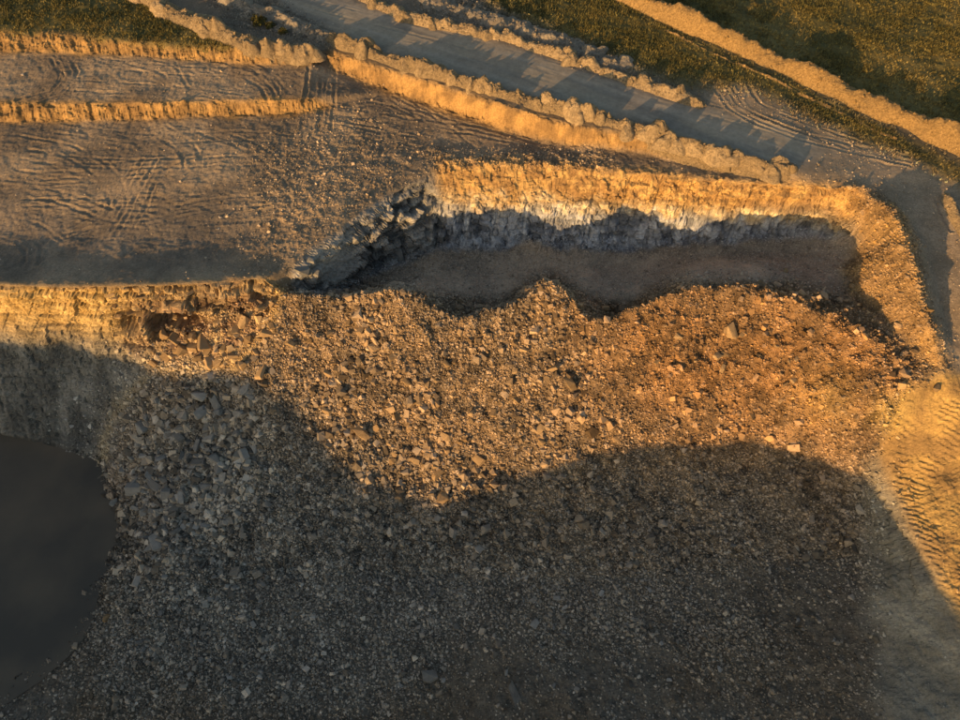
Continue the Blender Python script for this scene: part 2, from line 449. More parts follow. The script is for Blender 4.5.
# cleat marks on the ramp
u = X * 0.5 + Y * 0.86
band = smooth(0, .25, np.sin((X - 0.25 * Y) * 1.1) * .5 + .5)
cleat = M['ramp'] * smooth(-3.5, -5.0, Z)
dz += cleat * (0.06 * np.sin(2 * math.pi * (u + 0.35 * fbm(X, Y, 1.6, 3, 61)) / 0.44) * (.35 + .65 * band) * smooth(-.6, .1, fbm(X, Y, 2.5, 2, 63)) + 0.12 * fbm(X, Y, .8, 3, 62) + .1 * fbm(X * .4 + Y * .4, Y * 1.6 - X * .8, .4, 3, 64))

dz += M['clay'] * (.14 * fbm(X, Y, .5, 3, 65, .7) + .2 * (ridged(X * .5 + Y * .3, Y, 1.6, 3, 68) - .6))
dz += M['ramp'] * (.10 * fbm(X, Y, .4, 3, 69, .7) + .12 * (ridged(X, Y, 1.8, 3, 70) - .6))
dz += M['wallsoil'] * (.34 * fbm(X, Y, .8, 4, 73, .7) + .3 * (wr - .5) * smooth(0, .2, we) + .2 * (wr2 - .5))
shore_band = np.exp(-((M['pond'] - .5) / .45) ** 2) * (M['pond'] > .01)
dz += shore_band * (.28 * fbm(X, Y, 2.4, 4, 74, .6) + .12 * (wr - .5)) * smooth(470, 500, PYv)
toe = mask([(345, 288), (372, 268), (432, 244), (532, 232), (620, 244), (760, 234), (850, 234), (852, 248), (690, 254), (560, 260), (470, 266), (400, 276), (360, 292)], 8)
dz += toe * (.35 * (wr - .4) + .22 * (wr2 - .5) + .25 * (r1 - .6))
dz += M['trench'] * (.22 * (r1 - .6) + .12 * (wr - .5))
# wheel ruts: pairs of furrows with a raised edge
def rut(pts, gauge=1.9, depth=0.13, width=0.17, both=True):
    depth *= .75; gauge *= random.uniform(.75, 1.15)
    P = np.array([hit_px(H0, a, b)[:2] for a, b in pts])
    t = np.linspace(0, 1, len(P)); s = np.linspace(0, 1, 14 * (len(P) - 1) + 1)
    C = np.stack([np.interp(s, t, P[:, 0]), np.interp(s, t, P[:, 1])], 1)
    for _ in range(12):
        C[1:-1] = 0.25 * C[:-2] + 0.5 * C[1:-1] + 0.25 * C[2:]
    T = np.gradient(C, axis=0); T /= np.linalg.norm(T, axis=1)[:, None] + 1e-9
    Nn = np.stack([-T[:, 1], T[:, 0]], 1)
    for sgn in ((-1, 1) if both else (0,)):
        Q = C + Nn * sgn * gauge / 2
        i0, i1 = np.searchsorted(gx, [Q[:, 0].min() - 1, Q[:, 0].max() + 1])
        sub = GY[:, i0:i1]
        rows = np.where(((sub > Q[:, 1].min() - 1) & (sub < Q[:, 1].max() + 1)).any(1))[0]
        if len(rows) == 0 or i1 - i0 < 2:
            continue
        r0, r1_ = rows[0], rows[-1] + 1
        sxx = GX[r0:r1_, i0:i1]; syy = GY[r0:r1_, i0:i1]
        d = np.full(sxx.shape, 9.0)
        for a, b in zip(Q[:-1], Q[1:]):
            e = b - a; q = e.dot(e) + 1e-9
            k = np.clip(((sxx - a[0]) * e[0] + (syy - a[1]) * e[1]) / q, 0, 1)
            d = np.minimum(d, np.hypot(sxx - a[0] - k * e[0], syy - a[1] - k * e[1]))
        brk = 0.8 * np.clip(0.55 + 0.9 * n2(sxx / 2.2, syy / 2.2, 90), 0, 1.3)
        d = d + 0.12 * n2(sxx / .7, syy / .7, 92)
        dz[r0:r1_, i0:i1] += brk * depth * (-np.exp(-(d / width) ** 2) + 0.75 * np.exp(-((d - 2.1 * width) / (0.8 * width)) ** 2))


RUTS = [
    ([(20, 104), (45, 92), (55, 78), (45, 62)], .16), ([(30, 100), (58, 92), (72, 76), (64, 60)], .16), ([(80, 86), (130, 88), (190, 93), (240, 100)], .10), ([(230, 60), (262, 70), (280, 90), (282, 100)], .14),
    ([(215, 66), (245, 72), (268, 84), (275, 100)], .12), ([(100, 62), (180, 72), (260, 70)], .07), ([(0, 232), (20, 236), (34, 250), (30, 265)], .16), ([(0, 222), (35, 230), (55, 246)], .14), ([(60, 236), (95, 220), (118, 196), (140, 170)], .13),
    ([(75, 238), (115, 215), (135, 188), (150, 160)], .13), ([(120, 240), (140, 205), (150, 180), (200, 160)], .10), ([(0, 150), (60, 160), (140, 165), (260, 160)], .08), ([(150, 218), (200, 206), (260, 200)], .12),
    ([(140, 228), (200, 216), (270, 212)], .10), ([(420, 102), (450, 116), (500, 128), (560, 140)], .15), ([(330, 110), (400, 122), (470, 130), (530, 142)], .10), ([(330, 118), (400, 130), (470, 140)], .10), ([(335, 126), (400, 138), (455, 146)], .10),
    ([(360, 106), (420, 116), (500, 136)], .08), ([(328, 70), (328, 100), (322, 135), (330, 160)], .18), ([(318, 66), (314, 100), (310, 130)], .14),
    ([(722, 90), (735, 108), (760, 122), (800, 136), (860, 150), (910, 162)], .16), ([(740, 88), (752, 106), (780, 120), (840, 140), (890, 156)], .16), ([(810, 118), (850, 130), (900, 150)], .12),
    ([(840, 132), (880, 126), (890, 132)], .1), ([(940, 190), (945, 205), (960, 230)], .2), ([(300, 10), (420, 40), (560, 80), (700, 118), (800, 146)], .04), ([(320, 6), (440, 36), (580, 74), (720, 112)], .04),
    ([(640, 14), (700, 42), (770, 74), (860, 112), (950, 152)], .18),
]
RUTS += [([(10, 140), (70, 150), (110, 175), (120, 205), (100, 235)], .10), ([(160, 130), (190, 150), (195, 180), (160, 215)], .09), ([(60, 128), (150, 140), (240, 135), (310, 142)], .07), ([(130, 58), (170, 70), (180, 90)], .09),
         ([(390, 100), (440, 125), (470, 150)], .10), ([(200, 128), (260, 150), (300, 190), (290, 230)], .09), ([(0, 190), (60, 196), (110, 215)], .12), ([(30, 262), (60, 240), (110, 232), (180, 240)], .09)]
for pts, dp in RUTS:
    rut(pts, depth=dp)
for k in range(7):                     # scraper passes over the lower bench
    yy = 168 + k * 8 + random.uniform(-3, 3)
    x0 = random.uniform(0, 80); x1 = x0 + random.uniform(90, 190)
    rut([(x0, yy + random.uniform(-12, 12)), ((x0 + x1) / 2, yy), (x1, yy + random.uniform(-12, 9))], depth=random.uniform(.03, .08), gauge=random.uniform(.5, 2.2))
print('relief', round(time.time() - T0, 1))

# ------------------------------------------------------------------ broken rock faces: joints, beds and drill marks pushed along the face's normal
ang = np.arctan2(NYv, NXv)
ualong = blur(np.where(np.abs(NXv) > np.abs(NYv), Y, X), 2)
ualong = X * 0.9 - Y * 0.35
bed = Z + dz + 0.25 * fbm(X, Y, 6, 2, 81)


def joints(wid, hgt, seed, lean=0.0):
    uu = ualong + lean * bed + 0.35 * fbm(X, Y + Z, 1.6, 2, seed + 1)
    row = np.floor(bed / hgt + 0.4 * fbm(X, Y, 3.0, 2, seed + 2))
    fr = bed / hgt + 0.4 * fbm(X, Y, 3.0, 2, seed + 2) - row
    cx = uu / wid + hsh(row.astype(np.int64), row.astype(np.int64) * 0, row.astype(np.int64) * 0, seed) * 7.0
    ci = np.floor(cx); fc = cx - ci
    rnd = hsh(ci.astype(np.int64), row.astype(np.int64), row.astype(np.int64) * 0 + 3, seed)
    edge = np.minimum(np.minimum(fc, 1 - fc) * wid, np.minimum(fr, 1 - fr) * hgt)
    return rnd - 0.5, edge, rnd


jA, eA, rA = joints(2.6, 2.2, 101)
jB, eB, rB = joints(1.0, 0.75, 111, 0.25)
jC, eC, rC = joints(0.5, 0.4, 121, -0.2)
corner = mask([(290, 268), (312, 250), (385, 198), (410, 186), (428, 178), (436, 200), (446, 252), (372, 274), (345, 290), (296, 294)], 6)
slabm = mask([(305, 262), (345, 235), (358, 236), (340, 288), (318, 290)], 5)
ledge = mask([(120, 300), (200, 282), (270, 280), (290, 292), (262, 345), (235, 372), (120, 372)], 10)
smoothrock = mask([(-190, 292), (60, 292), (110, 300), (120, 340), (60, 336), (-190, 336)], 10)
rockf = wall * (1 - 0.8 * M['wallsoil'] * (1 - corner)) * (1 - 0.75 * slabm)
rockf = rockf * (1 - 0.7 * smoothrock) * (1 - .45 * M['leftgrey'])
butt = fbm(ualong, bed * 0.08, 3.4, 3, 131)
disp = wall * 0.55 * butt
disp += rockf * (0.55 * jA + 0.5 * jB + 0.22 * jC - 0.30 * np.exp(-(eB / 0.09) ** 2) - 0.2 * np.exp(-(eA / 0.12) ** 2))
disp += rockf * corner * (1.3 * jA + 0.9 * jB + .35 * jC) * smooth(-2.2, -4.2, Z)
disp += wall * ledge * (0.5 * jA + 0.35 * jB)
bk = bed / .62 + .5 * fbm(X, Y, 4, 2, 136)
br_ = np.floor(bk).astype(np.int64)
bstep = hsh(br_, br_ * 0, br_ * 0, 77) - .5
brun = n2(ualong / 2.4 + br_ * 7.3, br_ * 1.7, 78)
disp += wall * M['leftwall'] * (1 - M['leftgrey']) * (.34 * bstep + .34 * brun - .16 * np.exp(-(np.minimum(bk - br_, 1 - bk + br_) / .12) ** 2))
disp += wall * smoothrock * (0.35 * jA * smooth(-1, 1, np.sin(bed * 2.2)) - 0.22 * np.exp(-((np.abs(((ualong - bed * 0.55) / 3.1 + .35 * np.floor(bed / 1.9)) % 1 - .5)) / 0.022) ** 2) + 0.1 * fbm(X, Z * 4, 1.5, 3, 135))
# half-barrels of the blast holes
hb = np.abs((ualong / 3.3 + 0.15 * n2(ualong / 7, ualong * 0, 7)) % 1 - 0.5) * 3.3
hw = M['highwall'] * (1 - corner) * wall
disp += hw * (-0.30 * np.exp(-(hb / 0.16) ** 2))
disp += wall * 0.14 * fbm(X + Z * .6, Y + Z * 1.3, 0.7, 3, 141, .7)
gull = fbm(ualong, bed * 0.1, 0.9, 3, 151, .6)
disp += M['leftgrey'] * wall * 0.35 * gull + M['wallsoil'] * wall * (0.1 * gull + .3 * brun + .2 * bstep + 0.4 * fbm(X, Z * 2.5, 1.6, 4, 152, .65) + .3 * jC + .35 * jB * smooth(-1, -3.5, Z)) + M['clay'] * 0.7 * fbm(X * .5 + Z, Y, 2.4, 5, 153, .6)
# the hollow under the overhang on the left wall
hx, hy, hz = hit_px(H0, 182, 322)
hol = np.exp(-(((X - hx) / 3.0) ** 2 + ((Z - hz - 0.1) / 0.9) ** 2) ** 2) * wall
hx2, hy2, hz2 = hit_px(H0, 130, 328)
hol2 = np.exp(-(((X - hx2) / 1.0) ** 2 + ((Z - hz2) / 0.9) ** 2) ** 2) * wall
hx3, hy3, hz3 = hit_px(H0, 148, 330)
but3 = np.exp(-(((X - hx3) / .9) ** 2 + ((Z - hz3) / 1.6) ** 2) ** 2) * wall
disp -= 3.4 * hol + 1.6 * hol2 - 1.3 * but3
lim = smooth(0, 1.2, GY - Y0) * smooth(0, 1.2, Y1 - GY) * smooth(0, 1.2, GX - X0) * smooth(0, 1.2, X1 - GX)
dz *= lim
X += disp * NXv * lim; Y += disp * NYv * lim; Z += disp * NZv * 0.6 * lim + dz
ZF = Z
print('faces', round(time.time() - T0, 1))

# ------------------------------------------------------------------ what the ground is made of
C = np.zeros((NY, NX, 3)) + np.array((0.155, 0.125, 0.092))


def put(m, c, var=0.0, c2=None, sc=2.0, seed=0):
    global C
    c = np.array(c, float)
    k = np.clip(m, 0, 1)[..., None]
    cc = np.broadcast_to(c, C.shape)
    if c2 is not None:
        f = smooth(-.35, .35, fbm(X, Y + Z * .5, sc, 4, 200 + seed))[..., None]
        cc = cc * (1 - f) + np.array(c2, float) * f
    C = C * (1 - k) + cc * k


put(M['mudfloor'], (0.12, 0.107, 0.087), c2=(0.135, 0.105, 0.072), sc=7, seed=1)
put(M['bench'], (0.315, 0.238, 0.158), c2=(0.17, 0.132, 0.094), sc=6, seed=2)
bd = mask([(-190, 200), (60, 205), (130, 195), (270, 200), (250, 240), (200, 284), (-190, 288)], 22)  # bench behind the wall's lip: its shade put into the colour
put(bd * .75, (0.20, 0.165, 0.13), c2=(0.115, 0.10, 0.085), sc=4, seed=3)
put(rough * .7, (0.27, 0.20, 0.13), c2=(0.18, 0.145, 0.105), sc=2, seed=4)
put(M['road'], (0.24, 0.208, 0.165), c2=(0.275, 0.236, 0.18), sc=5, seed=5)
rv_ = X * .52 + Y * .854
put(M['road'] * smooth(-.1, .5, fbm((X * .854 - Y * .52) * .05, rv_, .8, 3, 66)) * .7, (0.30, 0.265, 0.215))
put(M['road'] * smooth(.1, .5, fbm((X * .854 - Y * .52) * .12, rv_, 1.3, 3, 67)) * .5, (0.15, 0.14, 0.127))
put(M['apron'], (0.22, 0.172, 0.12), c2=(0.28, 0.22, 0.155), sc=3, seed=6)
put(M['sand'], (0.34, 0.21, 0.082), c2=(0.20, 0.125, 0.055), sc=1.2, seed=7)
put(spoilup, (0.21, 0.175, 0.13), c2=(0.12, 0.105, 0.085), sc=1.2, seed=28)
put(M['trench'], (0.40, 0.32, 0.235), c2=(0.28, 0.228, 0.172), sc=3, seed=8)
put(M['muck'], (0.205, 0.146, 0.088), c2=(0.118, 0.09, 0.061), sc=2.0, seed=9)  # ground darker than its stones: shade of the gaps put into the colour
lowgrey = mask([(300, 480), (420, 530), (600, 480), (860, 490), (870, 680), (300, 680)], 60)  # lower slope inside the cast shadow: shaded grey put into the colour
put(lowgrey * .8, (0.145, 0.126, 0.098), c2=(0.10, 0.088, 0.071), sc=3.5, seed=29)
put(M['muck'] * M['brown'], (0.26, 0.146, 0.062), c2=(0.15, 0.09, 0.043), sc=2.2, seed=10)  # brown soil, with the sun's warmth put into the colour down to the shadow edge
put(M['talus'], (0.140, 0.126, 0.102), c2=(0.092, 0.084, 0.070), sc=2.5, seed=11)  # grey rock, its shaded tone put into the colour up to the shadow edge
put(M['spoil'], (0.33, 0.21, 0.09), c2=(0.20, 0.13, 0.065), sc=1.6, seed=12)
put(M['ramp'], (0.38, 0.25, 0.09), c2=(0.24, 0.155, 0.065), sc=2.0, seed=13)
yel = np.maximum(mask([(885, 395), (925, 392), (905, 430), (870, 425)], 8), mask([(795, 385), (850, 380), (850, 425), (800, 410)], 16) * .6)
put(yel * .6, (0.40, 0.285, 0.10))
put(M['clay'], (0.27, 0.25, 0.198), c2=(0.175, 0.163, 0.132), sc=3, seed=14)
put(M['wallsoil'], (0.46, 0.295, 0.115), c2=(0.27, 0.165, 0.07), sc=.9, seed=15)
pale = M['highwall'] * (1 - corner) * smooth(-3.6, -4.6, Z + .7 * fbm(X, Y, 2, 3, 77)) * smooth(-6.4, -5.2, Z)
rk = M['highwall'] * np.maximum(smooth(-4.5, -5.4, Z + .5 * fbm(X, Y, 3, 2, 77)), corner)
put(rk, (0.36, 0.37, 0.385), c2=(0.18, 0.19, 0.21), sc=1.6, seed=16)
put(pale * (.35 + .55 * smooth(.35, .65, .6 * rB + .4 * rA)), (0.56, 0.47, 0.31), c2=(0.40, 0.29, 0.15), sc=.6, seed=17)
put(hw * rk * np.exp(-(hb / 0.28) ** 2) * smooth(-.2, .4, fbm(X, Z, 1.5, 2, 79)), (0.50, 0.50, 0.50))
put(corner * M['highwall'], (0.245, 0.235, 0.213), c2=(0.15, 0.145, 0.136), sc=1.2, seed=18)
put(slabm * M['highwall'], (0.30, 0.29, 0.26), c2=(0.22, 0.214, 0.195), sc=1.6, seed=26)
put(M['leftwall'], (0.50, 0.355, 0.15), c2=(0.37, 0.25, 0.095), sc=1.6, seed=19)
put(M['leftwall'] * ledge, (0.30, 0.22, 0.125), c2=(0.17, 0.112, 0.07), sc=1.0, seed=20)
rim = M['leftwall'] * smooth(-3.1, -2.3, Z + .2 * fbm(X, Y, .8, 2, 83))
put(rim, (0.22, 0.155, 0.10), c2=(0.15, 0.12, 0.09), sc=.8, seed=21)
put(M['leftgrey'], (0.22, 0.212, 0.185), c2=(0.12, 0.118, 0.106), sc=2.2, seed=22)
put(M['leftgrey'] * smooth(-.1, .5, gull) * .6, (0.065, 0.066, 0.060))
put(M['grass'], (0.118, 0.098, 0.034), c2=(0.080, 0.073, 0.027), sc=2.2, seed=23)
put(M['grass'] * smooth(0, .4, fbm(X, Y, 6, 4, 88)) * .8, (0.160, 0.128, 0.048))
put(M['grass'] * smooth(.15, .5, fbm(X * .6 + Y * .4, Y, 3, 4, 89)) * .7, (0.05, 0.05, 0.02))
wet = smooth(0.5, 0.0, Z - POND_Z) * np.clip(2.2 * mask(POND, 14), 0, 1)
C = C * (1 - 0.5 * np.clip(wet, 0, 1)[..., None])
# colour of the single lumps and beds
C *= (1 + rub * 0.5 * (wr - .5) + rub * .35 * (wr2 - .5))[..., None]
C *= (1 + wall * (0.55 * (rB - .5) + 0.4 * (rA - .5) + .3 * (rC - .5)) * rockf)[..., None]
C *= (1 + 0.16 * fbm(X, Y + Z, 0.5, 2, 91))[..., None]
C = np.clip(C, 0.01, 0.8)
print('colour', round(time.time() - T0, 1))

# ------------------------------------------------------------------ materials
def mat_ground(name, rough=0.95, scale=6.0, bump=0.35, dist=0.06, contrast=0.35, attr=True, base=(.2, .2, .2), rnd=0.0, spec=0.15):
    m = bpy.data.materials.new(name); m.use_nodes = True
    t = m.node_tree; n = t.nodes; lk = t.links
    bs = n['Principled BSDF']
    bs.inputs['Roughness'].default_value = rough
    bs.inputs['Specular IOR Level'].default_value = spec
    tc = n.new('ShaderNodeNewGeometry') if attr else n.new('ShaderNodeTexCoord')
    vec = tc.outputs['Position'] if attr else tc.outputs['Object']
    if attr:
        at = n.new('ShaderNodeAttribute'); at.attribute_name = 'Col'
        col = at.outputs['Color']
    else:
        rg = n.new('ShaderNodeRGB'); rg.outputs[0].default_value = (*base, 1)
        col = rg.outputs[0]
    n1 = n.new('ShaderNodeTexNoise'); n1.inputs['Scale'].default_value = scale; n1.inputs['Detail'].default_value = 6; n1.inputs['Roughness'].default_value = 0.7
    lk.new(vec, n1.inputs['Vector'])
    mp = n.new('ShaderNodeMapRange'); mp.inputs[1].default_value = 0.3; mp.inputs[2].default_value = 0.7
    mp.inputs[3].default_value = 1 - contrast; mp.inputs[4].default_value = 1 + contrast
    lk.new(n1.outputs['Fac'], mp.inputs[0])
    fac = mp.outputs[0]
    if rnd:
        oi = n.new('ShaderNodeObjectInfo')
        m2 = n.new('ShaderNodeMapRange'); m2.inputs[3].default_value = 1 - rnd; m2.inputs[4].default_value = 1 + rnd
        lk.new(oi.outputs['Random'], m2.inputs[0])
        mm = n.new('ShaderNodeMath'); mm.operation = 'MULTIPLY'
        lk.new(fac, mm.inputs[0]); lk.new(m2.outputs[0], mm.inputs[1]); fac = mm.outputs[0]
    vm = n.new('ShaderNodeVectorMath'); vm.operation = 'SCALE'
    lk.new(col, vm.inputs[0]); lk.new(fac, vm.inputs['Scale'])
    lk.new(vm.outputs[0], bs.inputs['Base Color'])
    n3 = n.new('ShaderNodeTexNoise'); n3.inputs['Scale'].default_value = scale * 1.7; n3.inputs['Detail'].default_value = 8; n3.inputs['Roughness'].default_value = 0.75
    lk.new(vec, n3.inputs['Vector'])
    bp = n.new('ShaderNodeBump'); bp.inputs['Strength'].default_value = bump; bp.inputs['Distance'].default_value = dist
    lk.new(n3.outputs['Fac'], bp.inputs['Height']); lk.new(bp.outputs[0], bs.inputs['Normal'])
    return m


MAT = {
    'soil': mat_ground('soil', scale=5, bump=.6, dist=.10),
    'road': mat_ground('packed_dirt', scale=3, bump=.35, dist=.03, contrast=.14),
    'rubble': mat_ground('rubble', scale=4.5, bump=.8, dist=.16, contrast=.45),
    'rockface': mat_ground('rock_face', scale=3.5, bump=.8, dist=.16, contrast=.4),
    'turf': mat_ground('turf', scale=6, bump=.8, dist=.12, contrast=.45),
    'stones': mat_ground('loose_stone', scale=3, bump=.4, dist=.06, contrast=.2),
    'grass': mat_ground('grass_blades', scale=2, bump=0, contrast=.25),
    'blockgrey': mat_ground('grey_block', scale=2.2, bump=.5, dist=.06, contrast=.25, attr=False, base=(.205, .195, .173), rnd=.35),
    'blocktan': mat_ground('tan_block', scale=2.2, bump=.5, dist=.06, contrast=.25, attr=False, base=(.26, .182, .10), rnd=.3),
    'blockbrown': mat_ground('brown_block', scale=2.2, bump=.5, dist=.06, contrast=.3, attr=False, base=(.22, .15, .08), rnd=.3),
    'blockdark': mat_ground('dark_block', scale=2.2, bump=.5, dist=.06, contrast=.3, attr=False, base=(.185, .178, .162), rnd=.3),
    'blockfloor': mat_ground('floor_slab', scale=3, bump=.8, dist=.1, contrast=.4, attr=False, base=(.12, .112, .098), rnd=.1),
    'bermpale': mat_ground('pale_spoil', scale=4.5, bump=1.0, dist=.3, contrast=.5, attr=False, base=(.31, .232, .138), rnd=.2),
    'bermsand': mat_ground('sandy_spoil', scale=4.0, bump=1.0, dist=.3, contrast=.5, attr=False, base=(.33, .215, .09), rnd=.1),
    'bermgrey': mat_ground('grey_spoil', scale=3.2, bump=.9, dist=.2, contrast=.4, attr=False, base=(.22, .19, .15), rnd=.2),
    'leaf': mat_ground('leaf', scale=2, bump=0, contrast=.4, attr=False, base=(.085, .075, .022), rnd=.2),
    'bark': mat_ground('bark', scale=6, bump=.4, attr=False, base=(.09, .065, .04)),
}


def mesh_np(name, V, F, mat, cols=None, n=4, flat=True):
    me = bpy.data.meshes.new(name)
    V = np.ascontiguousarray(V, np.float32); F = np.ascontiguousarray(F, np.int32)
    me.vertices.add(len(V)); me.vertices.foreach_set('co', V.ravel())
    me.loops.add(F.size); me.loops.foreach_set('vertex_index', F.ravel())
    me.polygons.add(len(F))
    me.polygons.foreach_set('loop_start', np.arange(0, F.size, n, dtype=np.int32))
    me.polygons.foreach_set('loop_total', np.full(len(F), n, np.int32))
    if cols is not None:
        a = me.color_attributes.new('Col', 'FLOAT_COLOR', 'POINT')
        a.data.foreach_set('color', np.concatenate([cols, np.ones((len(cols), 1))], 1).astype(np.float32).ravel())
    me.materials.append(mat)
    me.update(calc_edges=True)
    if flat:
        me.shade_flat()
    return me


def link(name, data, parent=None, **props):
    o = bpy.data.objects.new(name, data)
    COL.objects.link(o)
    if parent is not None:
        o.parent = parent
    for k, v in props.items():
        o[k] = v
    return o


# ------------------------------------------------------------------ the ground sheet, cut along the borders of its regions
ZONES = ['soil_apron', 'pit_floor', 'quarry_bench', 'haul_road', 'soil_apron', 'trench_floor', 'rubble_slope', 'spoil_ridge', 'earth_ramp', 'clay_bank', 'highwall', 'left_wall', 'grass_field', 'pond_bed']
zid = np.zeros((NY, NX), int)
for name, m in (('pit_floor', mask([(-190, 600), (90, 640), (250, 585), (450, 580), (680, 575), (862, 540), (886, 900), (-190, 900)], 3)), ('quarry_bench', np.maximum(M['bench'], M['sand'])), ('haul_road', M['road']), ('trench_floor', M['trench']),
                ('rubble_slope', M['muck']), ('spoil_ridge', M['spoil']), ('earth_ramp', M['ramp']), ('clay_bank', M['clay']), ('highwall', M['highwall']), ('left_wall', M['leftwall']),
                ('grass_field', M['grass']), ('pond_bed', M['pond'])):
    zid[m > 0.5] = ZONES.index(name)
ZMAT = {'soil_apron': 'soil', 'pit_floor': 'rubble', 'quarry_bench': 'soil', 'haul_road': 'road', 'trench_floor': 'soil', 'rubble_slope': 'rubble', 'spoil_ridge': 'rubble', 'earth_ramp': 'soil', 'clay_bank': 'soil',
        'highwall': 'rockface', 'left_wall': 'rockface', 'grass_field': 'turf', 'pond_bed': 'soil'}
VV = np.stack([X, Y, Z], -1).reshape(-1, 3)
CC = C.reshape(-1, 3)
ii = np.arange(NY * NX).reshape(NY, NX)
FF = np.stack([ii[:-1, :-1], ii[:-1, 1:], ii[1:, 1:], ii[1:, :-1]], -1).reshape(-1, 4)
fz = zid[:-1, :-1].ravel()
STRUCT = {}
for k, name in enumerate(ZONES):
    f = FF[fz == k]
    if len(f) == 0 or name in STRUCT:
        continue
    used = np.unique(f)
    remap = np.zeros(NY * NX, np.int32); remap[used] = np.arange(len(used))
    STRUCT[name] = link(name, mesh_np(name, VV[used], remap[f], MAT[ZMAT[name]], CC[used]), kind='structure')
print('sheet', round(time.time() - T0, 1), len(FF))

# ground beyond the fine sheet, out to the horizon
ox = np.concatenate([[-3100, -1500, -700, -380, -260], np.arange(-200, X0, 1.6), np.linspace(X0, X1, 98), np.arange(X1 + 1.6, 200, 1.6), [260, 380, 700, 1500, 3100]])
oy = np.concatenate([[-3100, -1500, -700, -300, -180], np.arange(-120, Y0, 1.5), np.linspace(Y0, Y1, 70), np.arange(Y1 + 1.5, 220, 1.6), [260, 380, 700, 1500, 3100]])
OH = tin_grid(tin, ox, oy)
OX, OY = np.meshgrid(ox, oy)
inn = (OX >= X0 - .01) & (OX <= X1 + .01) & (OY >= Y0 - .01) & (OY <= Y1 + .01)
OZ = OH + np.where(inn, 0, 0.35 * fbm(OX, OY, 7, 4, 301))
onb = inn & ((np.abs(OX - X0) < .01) | (np.abs(OX - X1) < .01) | (np.abs(OY - Y0) < .01) | (np.abs(OY - Y1) < .01))
OZ = np.where(onb, bil(H0, OX, OY) - .02, OZ)
oi_ = np.arange(OX.size).reshape(OX.shape)
OF = np.stack([oi_[:-1, :-1], oi_[:-1, 1:], oi_[1:, 1:], oi_[1:, :-1]], -1)
cin = inn[:-1, :-1] & inn[1:, 1:]
oc = np.zeros((*OX.shape, 3)) + np.array((.08, .066, .027))
pit = smooth(-0.3, -1.5, OZ)[..., None] + (smooth(-20, -30, OY) * smooth(140, 110, np.abs(OX)) * smooth(-75, -60, OY))[..., None]
oc = oc * (1 - np.clip(pit, 0, 1)) + np.array((.14, .118, .09)) * np.clip(pit, 0, 1)
oc *= (1 + .3 * fbm(OX, OY, 6, 3, 302))[..., None]
link('surrounding_land', mesh_np('surrounding_land', np.stack([OX, OY, OZ], -1).reshape(-1, 3), OF[~cin].reshape(-1, 4), MAT['turf'], oc.reshape(-1, 3)), kind='structure')

# ------------------------------------------------------------------ pond
pm = bpy.data.materials.new('murky_water'); pm.use_nodes = True
b = pm.node_tree.nodes['Principled BSDF']
b.inputs['Base Color'].default_value = (.085, .070, .050, 1); b.inputs['Roughness'].default_value = .2; b.inputs['IOR'].default_value = 1.33
tn = pm.node_tree.nodes.new('ShaderNodeTexNoise'); tn.inputs['Scale'].default_value = 1.6; tn.inputs['Detail'].default_value = 4
tg = pm.node_tree.nodes.new('ShaderNodeNewGeometry'); pm.node_tree.links.new(tg.outputs['Position'], tn.inputs['Vector'])
bp = pm.node_tree.nodes.new('ShaderNodeBump'); bp.inputs['Strength'].default_value = .08; bp.inputs['Distance'].default_value = .05
pm.node_tree.links.new(tn.outputs['Fac'], bp.inputs['Height']); pm.node_tree.links.new(bp.outputs[0], b.inputs['Normal'])
tn2 = pm.node_tree.nodes.new('ShaderNodeTexNoise'); tn2.inputs['Scale'].default_value = .13; tn2.inputs['Detail'].default_value = 5
pm.node_tree.links.new(tg.outputs['Position'], tn2.inputs['Vector'])
cr = pm.node_tree.nodes.new('ShaderNodeValToRGB'); cr.color_ramp.elements[0].position = .35; cr.color_ramp.elements[1].position = .68
cr.color_ramp.elements[0].color = (.060, .054, .043, 1); cr.color_ramp.elements[1].color = (.105, .087, .062, 1)
pm.node_tree.links.new(tn2.outputs['Fac'], cr.inputs[0]); pm.node_tree.links.new(cr.outputs[0], b.inputs['Base Color'])
pv = [(*unproject(a, c, POND_Z), POND_Z) for a, c in POND]
cxp = np.mean([p[0] for p in pv]); cyp = np.mean([p[1] for p in pv])
pv = [(cxp + (p[0] - cxp) * 1.12, cyp + (p[1] - cyp) * 1.16, p[2]) for p in pv]
me = bpy.data.meshes.new('pond_water'); me.from_pydata(pv, [], [list(range(len(pv)))]); me.materials.append(pm)
link('pond_water', me, kind='structure')


# ------------------------------------------------------------------ stones
def hull_mesh(name, pts, mat=None, bevel=0.0):
    bm = bmesh.new()
    for p in pts:
        bm.verts.new(p)
    r = bmesh.ops.convex_hull(bm, input=bm.verts)
    bmesh.ops.delete(bm, geom=[g for g in r['geom_interior'] if isinstance(g, bmesh.types.BMVert)], context='VERTS')
    if bevel:
        bmesh.ops.dissolve_limit(bm, angle_limit=.12, verts=bm.verts, edges=bm.edges)
        bmesh.ops.bevel(bm, geom=bm.edges, offset=bevel, segments=1, affect='EDGES')
        bmesh.ops.triangulate(bm, faces=bm.faces)
    bm.normal_update()
    me = bpy.data.meshes.new(name); bm.to_mesh(me); bm.free()
    me.shade_flat()
    if mat:
        me.materials.append(mat)
    return me


